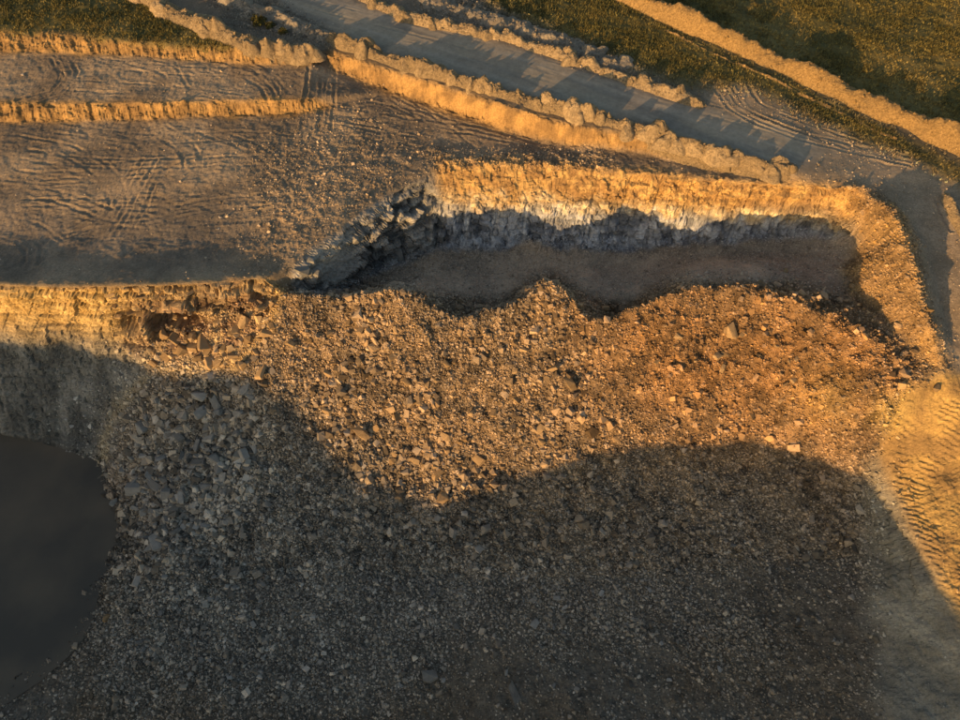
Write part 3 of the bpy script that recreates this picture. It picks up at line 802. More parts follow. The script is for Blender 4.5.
def stone_pts(rs, n, flat=.7, boxy=True):
    P = []
    if boxy:
        for sxx in (-1, 1):
            for syy in (-1, 1):
                for szz in (-1, 1):
                    if rs.random() < .88:
                        P.append([sxx * rs.uniform(.45, 1), syy * rs.uniform(.45, 1), szz * rs.uniform(.45, 1)])
    while len(P) < n:
        v = np.array([rs.gauss(0, 1) for _ in range(3)]); v /= np.linalg.norm(v) + 1e-9
        P.append(list(v * rs.uniform(.85, 1.15)))
    P = np.array(P)
    return P * np.array([.5, .5 * rs.uniform(.6, .95), .5 * rs.uniform(flat * .7, flat * 1.2)])


rs = random.Random(3)
SMALL = []
for k in range(24):
    me = hull_mesh('tmp', stone_pts(rs, 8 if k < 12 else 10, .8))
    v = np.array([x.co for x in me.vertices]); f = np.array([list(p.vertices) for p in me.polygons if len(p.vertices) == 3])
    SMALL.append((v, f)); bpy.data.meshes.remove(me)


def rot_mats(n, tilt=.6):
    a = RNG.uniform(0, 2 * math.pi, n); b_ = RNG.normal(0, tilt, n); c_ = RNG.normal(0, tilt, n)
    ca, sa, cb, sb, cc_, sc_ = np.cos(a), np.sin(a), np.cos(b_), np.sin(b_), np.cos(c_), np.sin(c_)
    Rz = np.zeros((n, 3, 3)); Rz[:, 0, 0] = ca; Rz[:, 0, 1] = -sa; Rz[:, 1, 0] = sa; Rz[:, 1, 1] = ca; Rz[:, 2, 2] = 1
    Rx = np.zeros((n, 3, 3)); Rx[:, 0, 0] = 1; Rx[:, 1, 1] = cb; Rx[:, 1, 2] = -sb; Rx[:, 2, 1] = sb; Rx[:, 2, 2] = cb
    Ry = np.zeros((n, 3, 3)); Ry[:, 1, 1] = 1; Ry[:, 0, 0] = cc_; Ry[:, 0, 2] = sc_; Ry[:, 2, 0] = -sc_; Ry[:, 2, 2] = cc_
    return Rz @ Rx @ Ry


area = np.abs(np.gradient(GY, axis=0)) * np.gradient(gx)[None, :] * np.sqrt(1 + np.minimum(SLOPE, 3) ** 2)


def scatter(density, n):
    p = np.maximum(density * area, 0).ravel(); p = p / p.sum()
    k = RNG.choice(p.size, n, p=p)
    return k


def stone_mass(name, idx, size, cols, label, variants, sink=.2, tilt=.6, parent=None):
    n = len(idx)
    P = VV[idx].copy() + np.stack([RNG.uniform(-.07, .07, n), RNG.uniform(-.07, .07, n), np.zeros(n)], 1)
    P[:, 2] += size * (.25 - sink)
    R = rot_mats(n, tilt)
    var = RNG.integers(0, len(variants), n)
    Vs, Fs, Cs, off = [], [], [], 0
    for k, (v, f) in enumerate(variants):
        s = np.where(var == k)[0]
        if len(s) == 0:
            continue
        w_ = np.einsum('nij,vj->nvi', R[s], v) * size[s][:, None, None] + P[s][:, None, :]
        Vs.append(w_.reshape(-1, 3))
        Fs.append((f[None] + (off + np.arange(len(s)) * len(v))[:, None, None]).reshape(-1, 3))
        Cs.append(np.repeat(cols[s], len(v), 0)); off += len(s) * len(v)
    me = mesh_np(name, np.concatenate(Vs), np.concatenate(Fs), MAT['stones'], np.concatenate(Cs), 3)
    return link(name, me, parent, kind='stuff', label=label)


def stone_cols(idx, bright=1.35, jit=.35):
    c = CC[idx] * bright
    g = RNG.normal(1, jit, len(idx)).clip(.45, 2.1)[:, None]
    grey = c.mean(1, keepdims=True)
    k = RNG.uniform(-.15, .25, len(idx))[:, None]
    o_ = np.maximum((c * (1 - k) + grey * k) * g, .015)
    return o_ * np.minimum(1, .46 / o_.max(1, keepdims=True))


lowslope = (1 - wall)
ledge_d = mask([(150, 335), (220, 310), (285, 290), (285, 330), (250, 372), (150, 370)], 10)
dens_muck = np.maximum(M['muck'], ledge_d * 1.3) * np.maximum(lowslope, ledge_d) * (1 - .88 * M['brown']) * (1 - .6 * M['talus']) * (1 - M['pond'])
shore = np.clip(1 - np.abs(M['pond'] - .45) / .4, 0, 1) * smooth(60, 90, PXv)
dens_tal = np.maximum(M['talus'] * (1 - M['pond']), shore * 2.5)
patch = smooth(-.4, .4, fbm(X, Y, 8, 3, 98))
dens_floor = (.3 + .9 * patch) * np.maximum(M['mudfloor'] * .3, mask([(300, 560), (640, 440), (860, 470), (870, 600), (700, 680), (420, 640)], 30)) * (1 - M['pond']) * (1 - M['muck'] * .5) * (1 - M['clay'] * smooth(872, 892, PXv + 6 * r2))


def sizes(n, lo, hi, k=2.2):
    u_ = RNG.uniform(0, 1, n)
    return (lo ** -k + u_ * (hi ** -k - lo ** -k)) ** (-1 / k)


coarse = mask([(150, 376), (250, 376), (268, 430), (235, 530), (140, 575), (108, 520), (112, 440)], 18)
mid = mask([(285, 300), (400, 300), (480, 330), (560, 420), (520, 490), (410, 515), (340, 440), (280, 375)], 30)
sort = smooth(-.35, .35, fbm(X, Y, 5.5, 3, 97))
i = scatter(dens_muck * (.35 + mid) * (.25 + 1.2 * sort), 14000); stone_mass('rubble_stones', i, sizes(len(i), .19, 1.05, 2.4) * (.75 + .5 * sort.ravel()[i]), stone_cols(i, 1.5), 'broken tan stones covering the sunlit rubble slope', SMALL)
i = scatter(dens_tal * (.35 + coarse), 14000); stone_mass('talus_stones', i, sizes(len(i), .18, .9, 2.4) * (1 + .6 * coarse.ravel()[i]), stone_cols(i, 1.95, .5), 'grey angular stones covering the shaded slope above the pond', SMALL)
i = scatter(dens_floor, 10000); stone_mass('floor_stones', i, sizes(len(i), .15, .7, 2.8), stone_cols(i, 1.6, .45), 'small stones strewn over the shaded pit floor', SMALL[:12])
i = scatter(M['brown'] * M['muck'] + 1.5 * M['spoil'], 3800); stone_mass('spoil_stones', i, sizes(len(i), .15, .8, 2.8), stone_cols(i, 1.2), 'brown stones mixed into the sunlit spoil', SMALL[:12])
i = scatter(rough * lowslope + crum * 1.5 + M['bench'] * .06 + spoilup * 1.6, 5500); stone_mass('bench_stones', i, sizes(len(i), .12, .5, 2.8), stone_cols(i, 1.5, .45), 'small pale stones scattered over the bench', SMALL[:12])
i = scatter(M['apron'] * .5 + M['trench'] * .7 + M['clay'] * .25 + toe * 4, 6000); stone_mass('soil_stones', i, sizes(len(i), .1, .4, 2.6), stone_cols(i, 1.4), 'small clods on the bare soil', SMALL[:12])


def gravel(name, label, idx, size, cols):
    """tens of thousands of small stones: one point each, a broken pebble shape set on every point by geometry nodes"""
    n = len(idx)
    P = VV[idx] + np.stack([RNG.uniform(-.09, .09, n), RNG.uniform(-.09, .09, n), size * .12], 1)
    me = bpy.data.meshes.new(name); me.vertices.add(n); me.vertices.foreach_set('co', P.astype(np.float32).ravel())
    at = me.attributes.new('rot', 'FLOAT_VECTOR', 'POINT'); at.data.foreach_set('vector', RNG.uniform(0, 6.28, (n, 3)).astype(np.float32).ravel())
    sc3 = size[:, None] * RNG.uniform(.6, 1.3, (n, 3))
    at = me.attributes.new('scl', 'FLOAT_VECTOR', 'POINT'); at.data.foreach_set('vector', sc3.astype(np.float32).ravel())
    at = me.attributes.new('tone', 'FLOAT_VECTOR', 'POINT'); at.data.foreach_set('vector', cols.astype(np.float32).ravel())
    o = link(name, me, None, kind='stuff', label=label)
    g = bpy.data.node_groups.new(name, 'GeometryNodeTree')
    g.interface.new_socket('Geometry', in_out='INPUT', socket_type='NodeSocketGeometry')
    g.interface.new_socket('Geometry', in_out='OUTPUT', socket_type='NodeSocketGeometry')
    N = g.nodes; lk = g.links
    gi_ = N.new('NodeGroupInput'); go = N.new('NodeGroupOutput')
    join = N.new('GeometryNodeGeometryToInstance')
    for q in range(6):
        ic = N.new('GeometryNodeMeshIcoSphere'); ic.inputs['Radius'].default_value = .5; ic.inputs['Subdivisions'].default_value = 1
        sp = N.new('GeometryNodeSetPosition'); rv = N.new('FunctionNodeRandomValue'); rv.data_type = 'FLOAT_VECTOR'
        rv.inputs[0].default_value = (-.26, -.26, -.26); rv.inputs[1].default_value = (.26, .26, .26); rv.inputs['Seed'].default_value = q + 5
        hu = N.new('GeometryNodeConvexHull')
        lk.new(ic.outputs['Mesh'], sp.inputs['Geometry']); lk.new(rv.outputs[0], sp.inputs['Offset']); lk.new(sp.outputs[0], hu.inputs[0]); lk.new(hu.outputs[0], join.inputs[0])
    ip = N.new('GeometryNodeInstanceOnPoints'); ip.inputs['Pick Instance'].default_value = True
    def named(nm):
        a_ = N.new('GeometryNodeInputNamedAttribute'); a_.data_type = 'FLOAT_VECTOR'; a_.inputs['Name'].default_value = nm
        return a_.outputs['Attribute']
    er = N.new('FunctionNodeEulerToRotation'); lk.new(named('rot'), er.inputs[0])
    lk.new(gi_.outputs[0], ip.inputs['Points']); lk.new(join.outputs[0], ip.inputs['Instance']); lk.new(er.outputs[0], ip.inputs['Rotation']); lk.new(named('scl'), ip.inputs['Scale'])
    sh = N.new('GeometryNodeSetShadeSmooth'); sh.inputs['Shade Smooth'].default_value = False
    sm = N.new('GeometryNodeSetMaterial'); sm.inputs['Material'].default_value = MAT['gravel']
    lk.new(ip.outputs[0], sh.inputs[0]); lk.new(sh.outputs[0], sm.inputs[0]); lk.new(sm.outputs[0], go.inputs[0])
    me.materials.append(MAT['gravel'])
    md = o.modifiers.new('stones', 'NODES'); md.node_group = g
    return o


MAT['gravel'] = mat_ground('gravel_stone', scale=4, bump=0, contrast=.15)
for nd in MAT['gravel'].node_tree.nodes:
    if nd.type == 'ATTRIBUTE':
        nd.attribute_type = 'INSTANCER'; nd.attribute_name = 'tone'
i = scatter(dens_muck * (.4 + .8 * (1 - sort)), 60000); gravel('rubble_gravel', 'fine broken stone between the blocks of the sunlit slope', i, sizes(len(i), .11, .3, 2.0), stone_cols(i, 1.6, .5))
i = scatter(dens_tal + dens_floor * .8, 90000); gravel('pit_gravel', 'fine broken stone over the shaded slope and floor', i, sizes(len(i), .11, .32, 2.0), stone_cols(i, 1.65, .5))
i = scatter(M['brown'] * M['muck'] + M['spoil'] + .4 * M['trench'] + toe * 1.2 + .25 * rough * lowslope + crum + spoilup * 1.3, 52000); gravel('soil_gravel', 'fine clods over the brown spoil and bench', i, sizes(len(i), .08, .2, 2.0), stone_cols(i, 1.3, .35))
print('stones', round(time.time() - T0, 1))

# single blocks
BLOCKS = {}
for key in ('blockgrey', 'blocktan', 'blockbrown', 'blockdark', 'blockfloor'):
    BLOCKS[key] = [hull_mesh('boulder_%s_%d' % (key, q), stone_pts(rs, 15, .65 + .2 * (q % 3)), MAT[key], .02) for q in range(9)]


def boulder(px, py, size, key, label, group=None, flat=1.0, long=1.0, variant=None, rz=None, tilt=.3, name='boulder', parent=None, sink=0.0):
    a = (px - 480.0) / FPX; b_ = (360.0 - py) / FPX
    x, y, z = ground_hit(px, py)
    o = bpy.data.objects.new(name, BLOCKS[key][rs.randrange(9) if variant is None else variant])
    COL.objects.link(o)
    o.location = (x, y, z + size * (.12 - sink) * flat)
    o.rotation_euler = (rs.gauss(0, tilt), rs.gauss(0, tilt), rs.uniform(0, 6.28) if rz is None else rz)
    o.scale = (size * long, size, size * flat)
    if parent is not None:
        o.parent = parent
    else:
        o['label'] = label; o['category'] = 'boulder'
        if group:
            o['group'] = group
    return o


def ground_hit(px, py):
    """nearest visible vertex of the finished ground at a pixel"""
    global _bx
    if '_bx' not in globals():
        qx, qy = project(X, Y, Z)
        _bx = (qx.ravel(), qy.ravel(), (Y * FY + (Z - CAM_H) * FZ).ravel())
    k = np.where((np.abs(_bx[0] - px) < 2.2) & (np.abs(_bx[1] - py) < 2.2))[0]
    if len(k) == 0:
        return hit_px(H0, px, py)
    v = VV[k[np.argmin(_bx[2][k])]]
    return float(v[0]), float(v[1]), float(v[2])


SPECIAL = [
    (204, 345, 1.9, 'blocktan', 'large pale tan slab leaning on the broken ledges above the grey slope', 1.0, 1.5, .55),
    (197, 359, 1.1, 'blocktan', 'pale yellow block just below the large leaning slab', 1.0, 1.0, .8),
    (262, 372, 1.5, 'blocktan', 'sunlit flat slab at the shadow edge atop the grey slope', 1.0, 1.6, .5),
    (242, 368, 1.0, 'blocktan', 'upright tan block standing at the top of the grey slope', 1.2, .8, 1.5),
    (238, 414, 1.5, 'blockgrey', 'big pale grey block high on the shaded slope', 1.0, 1.1, .8),
    (217, 404, 1.6, 'blockgrey', 'long upright grey block left of the big pale grey one', 1.0, 1.5, .7),
    (198, 462, 1.5, 'blockgrey', 'broad pale grey slab in the middle of the shaded slope', 1.0, 1.3, .6),
    (172, 440, 1.2, 'blockgrey', 'pale rounded grey block left of the broad slab', 1.0, 1.1, .8),
    (133, 487, 1.8, 'blockgrey', 'large grey boulder at the top of the pond bank', 1.0, 1.2, .8),
    (114, 503, 1.1, 'blockgrey', 'light brown upright stone at the pond edge', 1.0, .8, 1.2),
    (143, 513, 1.0, 'blockgrey', 'pale cube-like stone beside the pond bank boulders', 1.0, 1.0, 1.0),
    (154, 514, 1.0, 'blockgrey', 'pale stone right of the cube-like one above the pond', 1.0, 1.1, .9),
    (137, 579, 1.2, 'blockgrey', 'light grey wedge lying above the pond bend', 1.0, 1.4, .6),
    (105, 617, 1.0, 'blockbrown', 'yellowish brown stone on the pond shore', 1.0, 1.0, .9),
    (75, 598, .8, 'blockdark', 'dark stone poking out of the pond water', 1.0, 1.2, .8),
    (430, 675, 1.6, 'blockgrey', 'brown grey rounded boulder on the dark pit floor', 1.0, 1.1, .8),
    (514, 694, 1.2, 'blockfloor', 'long low slab of grey rock at the bottom of the pit', 1.0, 2.4, .4),
    (536, 622, 1.0, 'blockgrey', 'pale stone alone on the brown pit floor', 1.0, 1.1, .7),
    (935, 387, .9, 'blocktan', 'pale boulder in the shaded groove beside the ramp', 1.0, 1.0, .9),
    (408, 383, 1.0, 'blocktan', 'pale square block in the upper middle of the sunlit rubble', 1.0, 1.1, .8),
    (444, 436, 1.1, 'blocktan', 'tan block low in the sunlit rubble tongue', 1.0, 1.2, .7),
    (480, 462, 1.2, 'blocktan', 'elongated tan block near the lower edge of the sunlit rubble', 1.0, 1.4, .7),
    (730, 334, 1.6, 'blocktan', 'yellowish pale block on the brown rubble crest', 1.0, 1.2, .7),
    (715, 357, 1.0, 'blocktan', 'pale block below the yellowish one on brown rubble', 1.0, 1.1, .8),
    (786, 270, .8, 'blocktan', 'greenish pale stone lying in the shaded trench', 1.0, 1.2, .7),
    (916, 243, .7, 'blocktan', 'small white stone on the outer flank of the spoil ridge', 1.0, 1.0, .9),
]
for (px, py, s, key, lab, sc_, lo_, fl_) in SPECIAL:
    boulder(px, py, s * sc_, key, lab, None, fl_, lo_)
placed = [(a[0], a[1]) for a in SPECIAL]


def fill(n, poly, lo, hi, keys, label, group):
    xs = [p[0] for p in poly]; ys = [p[1] for p in poly]; k = 0; tries = 0
    while k < n and tries < 6000:
        tries += 1
        px = rs.uniform(min(xs), max(xs)); py = rs.uniform(min(ys), max(ys))
        ins = False
        for q in range(len(poly)):
            (x1, y1), (x2, y2) = poly[q], poly[q - 1]
            if (y1 > py) != (y2 > py) and px < (x2 - x1) * (py - y1) / (y2 - y1) + x1:
                ins = not ins
        if not ins or any((px - a) ** 2 + (py - c) ** 2 < 49 for a, c in placed):
            continue
        placed.append((px, py))
        s = (lo ** -2 + rs.random() * (hi ** -2 - lo ** -2)) ** -.5
        key = rs.choice(keys); fl = rs.uniform(.55, 1.0); lg = rs.uniform(.9, 1.5)
        fx = (px - min(xs)) / (max(xs) - min(xs)); fy = (py - min(ys)) / (max(ys) - min(ys))
        where = ('upper' if fy < .34 else 'middle' if fy < .67 else 'lower') + (' left' if fx < .34 else '' if fx < .67 else ' right')
        look = ('large' if s > lo * 1.45 else 'mid-sized' if s > lo * 1.15 else 'small') + (' flat' if fl < .7 else '') + (' elongated' if lg > 1.28 else '')
        tone = {'blockgrey': 'grey', 'blockdark': 'dark grey', 'blocktan': 'tan', 'blockbrown': 'brown'}[key]
        boulder(px, py, s, key, '%s %s block in the %s part of %s' % (look, tone, where, label), group, fl, lg)
        k += 1


fill(75, [(160, 380), (250, 380), (265, 440), (230, 520), (150, 560), (118, 470), (140, 420)], .8, 1.7, ['blockgrey', 'blockgrey', 'blockdark'], 'the coarse shaded rockfall', 'blocks of the shaded rockfall')
fill(35, [(100, 600), (200, 560), (330, 640), (340, 700), (200, 690), (120, 650)], .45, .85, ['blockgrey', 'blockdark'], 'the lower shaded slope', 'blocks on the lower shaded slope')
fill(60, [(285, 300), (400, 300), (520, 340), (600, 400), (520, 480), (410, 510), (340, 430), (290, 370)], .6, 1.6, ['blocktan', 'blocktan', 'blockbrown'], 'the sunlit rubble tongue', 'blocks in the sunlit rubble')
fill(30, [(640, 300), (760, 300), (880, 380), (850, 440), (700, 430), (640, 380)], .4, .8, ['blocktan', 'blockbrown'], 'the brown sunlit rubble', 'blocks in the brown rubble')
fill(35, [(330, 560), (560, 540), (800, 500), (850, 640), (600, 700), (380, 690)], .4, .75, ['blockgrey', 'blockdark'], 'the dark pit floor', 'blocks on the pit floor')
fill(30, [(150, 335), (220, 320), (280, 300), (262, 350), (235, 368), (150, 368)], 0.7, 1.6, ['blocktan', 'blockbrown', 'blocktan'], 'the broken ledges', 'blocks on the broken ledges')
print('boulders', round(time.time() - T0, 1))

# blocks standing out of the jointed corner of the highwall and of the left wall: pieces of those faces
BLOCKS['bedtan'] = [hull_mesh('bed_tan_%d' % q, stone_pts(rs, 14, .75), MAT['blocktan'], .02) for q in range(9)]
BLOCKS['jointdark'] = [hull_mesh('joint_dark_%d' % q, stone_pts(rs, 18, 1.0), MAT['blockdark'], .02) for q in range(9)]
for (n, poly, key, par, lo, hi, fl, lg) in ((14, [(352, 240), (390, 212), (428, 198), (442, 240), (400, 256), (362, 275)], 'jointdark', 'highwall', 1.0, 1.9, 1.5, .85), (12, [(298, 272), (318, 255), (318, 280), (300, 290)], 'jointdark', 'highwall', .8, 1.4, 1.0, 1.0),
                                            (40, [(100, 300), (160, 288), (262, 283), (270, 310), (235, 345), (160, 335), (100, 340)], 'bedtan', 'left_wall', .5, 1.1, .5, 1.5)):
    xs = [p[0] for p in poly]; ys = [p[1] for p in poly]; k = 0
    while k < n:
        px = rs.uniform(min(xs), max(xs)); py = rs.uniform(min(ys), max(ys)); ins = False
        for q in range(len(poly)):
            (x1, y1), (x2, y2) = poly[q], poly[q - 1]
            if (y1 > py) != (y2 > py) and px < (x2 - x1) * (py - y1) / (y2 - y1) + x1:
                ins = not ins
        if ins:
            o = boulder(px, py, rs.uniform(lo, hi), key, '', None, fl * rs.uniform(.8, 1.2), lg * rs.uniform(.85, 1.2), tilt=.12, rz=rs.gauss(.2, .5), name='rock_block', parent=STRUCT[par])
            o.location.y += .38 * o.scale.y; o.location.z -= .25 * o.scale.z
            k += 1


# ------------------------------------------------------------------ earth berms: a core ridge with the dumped mounds as parts
def mound_mesh(name, seed, mat):
    nr, ns = 14, 30
    r = np.linspace(0, 1, nr)[1:]; a = np.linspace(0, 2 * math.pi, ns, endpoint=False)
    R, A = np.meshgrid(r, a, indexing='ij')
    out = 1 + .22 * np.sin(2 * A + seed) + .12 * np.sin(3 * A + 2.3 * seed) + .08 * np.sin(5 * A + 1.7 * seed)
    x = R * out * np.cos(A); y = R * out * np.sin(A)
    z = np.cos(np.clip(R, 0, 1) * math.pi / 2) ** 1.15
    nn = fbm(x + seed * 7.7, y - seed * 3.1, .6, 4, 400 + seed, .65)
    rr = ridged(x + seed * 3.7, y + seed * 1.1, .45, 3, 420 + seed)
    z = z + (.40 * nn + .25 * (rr - .6)) * smooth(1.05, .6, R) - .18 * smooth(.8, 1, R)
    x = x + .10 * nn; y = y + .10 * fbm(x - seed, y, .4, 3, 440 + seed)
    V = np.concatenate([[[0, 0, float(z[0].mean())]], np.stack([x, y, z], -1).reshape(-1, 3)])
    F = []
    for k in range(ns):
        F.append((0, 1 + k, 1 + (k + 1) % ns))
    for q in range(nr - 2):
        for k in range(ns):
            p0 = 1 + q * ns + k; p1 = 1 + q * ns + (k + 1) % ns
            F.append((p0, p0 + ns, p1 + ns)); F.append((p0, p1 + ns, p1))
    return mesh_np(name, V, np.array(F), mat, None, 3, flat=False)


MOUNDS = {k: [mound_mesh('mound_%s_%d' % (k, q), q + 1, MAT[k]) for q in range(8)] for k in ('bermpale', 'bermsand', 'bermgrey')}


def ground_z(x, y):
    k = int(np.clip(round((x - X0) / (gx[1] - gx[0])), 0, NX - 1))
    return float(np.interp(y, GY[:, k], Z[:, k]))


def berm(name, label, pts, width, height, spacing, key, lump=1.0, cat='earth berm', z=None, mounds=True, taper=0.0, clods=9.0):
    P = []
    for a, b_ in pts:
        P.append(hit_px(H0, a, b_)[:2] if z is None else unproject(a, b_, z))
    P = np.array(P); seg = np.hypot(*np.diff(P, axis=0).T); s = np.concatenate([[0], np.cumsum(seg)]); Lh = s[-1]
    n = int(Lh / .13) + 2; ss = np.linspace(0, Lh, n)
    Cx = np.interp(ss, s, P[:, 0]); Cy = np.interp(ss, s, P[:, 1])
    k_ = 8.0
    Cx = np.concatenate([Cx[:1], blur1(Cx, k_, 0)[1:-1], Cx[-1:]]); Cy = np.concatenate([Cy[:1], blur1(Cy, k_, 0)[1:-1], Cy[-1:]])
    tx, ty = np.gradient(Cx), np.gradient(Cy); ln = np.hypot(tx, ty) + 1e-9; tx /= ln; ty /= ln
    root = link(name, None, None, label=label, category=cat)
    c0 = (float(Cx[n // 2]), float(Cy[n // 2])); c0 = (*c0, ground_z(*c0))
    root.location = c0
    m = 25; t = np.linspace(-1, 1, m)
    S, Tt = np.meshgrid(ss, t, indexing='ij')
    wv = width * .5 * (1 + .25 * n2(S / 3, S * 0 + 3, len(pts)))
    xx = Cx[:, None] - ty[:, None] * Tt * wv; yy = Cy[:, None] + tx[:, None] * Tt * wv
    base = np.array([[ground_z(a, b_) for a, b_ in zip(ra[::3], rb[::3])] for ra, rb in zip(xx[::3], yy[::3])])
    base = np.stack([np.interp(np.arange(m), np.arange(m)[::3], r) for r in base])
    base = np.stack([np.interp(np.arange(n), np.arange(n)[::3], base[:, q]) for q in range(m)], 1)
    ends = smooth(0, 2.2, S) * smooth(0, 2.2, Lh - S) * (1 - taper * smooth(.5, .8, S / Lh))
    prof = np.cos(Tt * math.pi / 2) ** 1.1
    hh = height * (.55 if mounds else 1.0) * ends * prof * np.clip(1 + 1.1 * lump * fbm(S, S * 0 + 1, 2.6, 3, 7), .25, 1.7)
    hh += prof * ends * (lump * height * .4 * fbm(xx, yy, 1.2, 5, 61, .62) + .12 * fbm(xx, yy, .38, 2, 63))
    zz = base + hh - .12 * (1 - prof)
    idx = np.arange(n * m).reshape(n, m)
    F = np.stack([idx[:-1, :-1], idx[1:, :-1], idx[1:, 1:], idx[:-1, 1:]], -1).reshape(-1, 4)
    V = np.stack([xx - c0[0], yy - c0[1], zz - c0[2]], -1).reshape(-1, 3)
    link('ridge', mesh_np('ridge', V, F, MAT[key], flat=False), root)
    # loose clods lying on the ridge
    nc = int(clods * Lh * width)
    pk = RNG.choice(np.arange(n * m), nc, p=(prof.ravel() ** .5 + .1) / (prof.ravel() ** .5 + .1).sum())
    sz_ = sizes(nc, .09, .6, 2.0); Rm = rot_mats(nc, .8); vr = RNG.integers(0, 8, nc); Vs, Fs, of_ = [], [], 0
    for q_ in range(8):
        sl = np.where(vr == q_)[0]; v_, f_ = SMALL[q_]
        Vs.append((np.einsum('nij,vj->nvi', Rm[sl], v_) * sz_[sl][:, None, None] + V[pk[sl]][:, None, :]).reshape(-1, 3))
        Fs.append((f_[None] + (of_ + np.arange(len(sl)) * len(v_))[:, None, None]).reshape(-1, 3)); of_ += len(sl) * len(v_)
    link('clods', mesh_np('clods', np.concatenate(Vs), np.concatenate(Fs), MAT[key], None, 3), root, kind='stuff')
    if mounds:
        q = spacing * .3
        while q < Lh - spacing * .2:
            off = rs.gauss(0, width * .14)
            kk = int(q / Lh * (n - 1))
            x = float(Cx[kk] - ty[kk] * off); y = float(Cy[kk] + tx[kk] * off)
            o = link('mound', MOUNDS[key][rs.randrange(8)], root)
            sc = rs.uniform(.55, 1.3)
            o.location = (x - c0[0], y - c0[1], ground_z(x, y) - c0[2] - .1)
            o.rotation_euler = (0, 0, rs.uniform(0, 6.28))
            o.scale = (spacing * .72 * sc * rs.uniform(.85, 1.2), spacing * .72 * sc * rs.uniform(.85, 1.2), height * sc * rs.uniform(.75, 1.05) * (1 - taper * smooth(.5, .8, q / Lh)))
            q += spacing * rs.choice((.35, .5, .7, .9, 1.5))
    return root


berm('road_berm', 'lumpy pale earth berm along the far side of the haul road', [(352, -14), (372, 2), (400, 15), (430, 24), (475, 33), (500, 36), (540, 49), (570, 59), (605, 72), (645, 85), (690, 100), (710, 107)], 2.3, 1.0, 1.5, 'bermpale')
berm('road_berm', 'lumpy pale earth berm between the haul road and the bench below', [(330, 38), (352, 47), (395, 62), (440, 76), (480, 88), (520, 99), (560, 110), (600, 120), (640, 130), (690, 148), (740, 163), (796, 174)], 2.4, 1.5, 1.8, 'bermpale', taper=.2)
berm('field_berm', 'row of pale dumped mounds beside the grass above the upper bench', [(142, -6), (165, 10), (195, 24), (225, 36), (245, 44), (268, 50), (300, 54), (316, 56)], 3.2, 1.6, 2.4, 'bermpale')
berm('field_bank', 'long smooth golden bank crossing the grass field', [(600, -14), (650, 10), (700, 30), (740, 48), (780, 66), (830, 88), (880, 110), (920, 128), (960, 146), (1010, 168)], 3.5, 1.6, 3, 'bermsand', lump=.6, mounds=False, clods=4)
berm('spoil_windrow', 'rough grey spoil strip in shade between far road berm and grass', [(420, -6), (450, 8), (490, 20), (530, 32), (570, 44), (610, 62), (630, 70)], 3.6, .8, 1.6, 'bermgrey')
berm('spoil_windrow', 'rough grey spoil strip between the mound row and the haul road', [(205, -10), (240, 4), (275, 16), (310, 30), (330, 40)], 3.0, .8, 1.7, 'bermgrey')
berm('soil_windrow', 'low pale soil strip in front of the golden bank', [(660, 28), (720, 56), (780, 84), (840, 112), (900, 142)], .8, .10, 2, 'bermsand', lump=4.0, mounds=False, clods=4)
berm('soil_windrow', 'short pale windrow beside the shaded lane at the right edge', [(944, 190), (948, 206), (958, 226), (972, 250)], 1.2, .6, 2, 'bermpale', lump=.6, mounds=False)
print('berms', round(time.time() - T0, 1))

# ------------------------------------------------------------------ grass: tufts of blades over the field
gm = M['grass'] * (.35 + smooth(-.3, .3, fbm(X, Y, 3.0, 3, 95)))
gi = scatter(gm, 48000)
n = len(gi); nb = 3
base = VV[gi]
Vg = np.zeros((n, nb, 3, 3)); ang_ = RNG.uniform(0, 2 * math.pi, (n, nb)); hgt_ = RNG.uniform(.10, .28, (n, nb)); wd_ = RNG.uniform(.04, .09, (n, nb)); lean_ = RNG.uniform(.1, .3, (n, nb))
ca, sa = np.cos(ang_), np.sin(ang_)
ox_, oy_ = RNG.uniform(-.15, .15, (n, nb)), RNG.uniform(-.15, .15, (n, nb))
for q, sg in ((0, -1), (1, 1)):
    Vg[:, :, q, 0] = base[:, None, 0] + ox_ - sa * wd_ * sg; Vg[:, :, q, 1] = base[:, None, 1] + oy_ + ca * wd_ * sg; Vg[:, :, q, 2] = base[:, None, 2] - .03
Vg[:, :, 2, 0] = base[:, None, 0] + ox_ + ca * lean_; Vg[:, :, 2, 1] = base[:, None, 1] + oy_ + sa * lean_; Vg[:, :, 2, 2] = base[:, None, 2] + hgt_
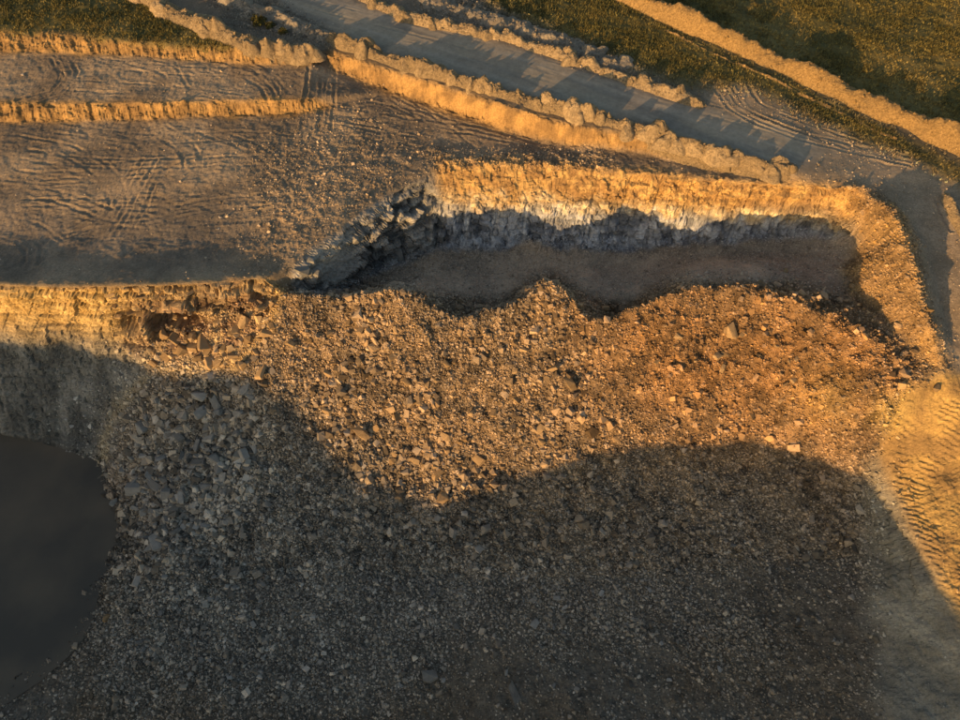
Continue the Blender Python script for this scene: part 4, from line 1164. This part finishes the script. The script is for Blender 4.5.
gc = np.repeat(np.clip(CC[gi] * RNG.uniform(.8, 1.9, (n, 1)) * np.array((1.05, 1, .9)), 0, .3), nb * 3, 0)
link('grass', mesh_np('grass', Vg.reshape(-1, 3), np.arange(n * nb * 3).reshape(-1, 3), MAT['grass'], gc, 3), kind='stuff', label='short dry olive grass growing on the fields')


# bushes on the spoil by the haul road
def bush(px, py, r, label):
    x, y, z = ground_hit(px, py)
    root = link('bush', None, None, label=label, category='bush', group='bushes on the spoil')
    root.location = (x, y, z)
    n = 420
    d = RNG.normal(0, 1, (n, 3)); d /= np.linalg.norm(d, axis=1)[:, None]
    rad = r * RNG.uniform(.45, 1, n) ** .5 * (1 + .3 * np.sin(3 * np.arctan2(d[:, 1], d[:, 0]) + px))
    c = d * rad[:, None] * np.array((1, 1, .6)); c[:, 2] = np.abs(c[:, 2]) + .12
    a = RNG.normal(0, 1, (n, 3)); a /= np.linalg.norm(a, axis=1)[:, None]; b2 = np.cross(a, d)
    s = r * RNG.uniform(.08, .18, n)[:, None]
    V = np.stack([c - b2 * s, c + b2 * s, c + a * s * 2.0], 1).reshape(-1, 3)
    link('foliage', mesh_np('foliage', V, np.arange(n * 3).reshape(-1, 3), MAT['leaf'], None, 3), root)
    bm = bmesh.new()
    for k in range(5):
        an = k * 1.26 + px
        m4 = Matrix.Translation((math.cos(an) * r * .22, math.sin(an) * r * .22, r * .22)) @ Euler((math.sin(an) * -.6, math.cos(an) * .6, 0)).to_matrix().to_4x4()
        bmesh.ops.create_cone(bm, segments=5, radius1=.04, radius2=.015, depth=r * .7, matrix=m4, cap_ends=True)
    me = bpy.data.meshes.new('stem'); bm.to_mesh(me); bm.free(); me.materials.append(MAT['bark'])
    link('stem', me, root)


bush(258, 21, 1.0, 'largest green bush on the spoil between mound row and road')
bush(270, 25, .7, 'small olive bush right of the largest green bush')
bush(285, 31, .6, 'low bush lowest on the spoil strip near the road')
print('done', round(time.time() - T0, 1), 'tris', sum(len(o.data.polygons) for o in bpy.data.objects if o.type == 'MESH'))
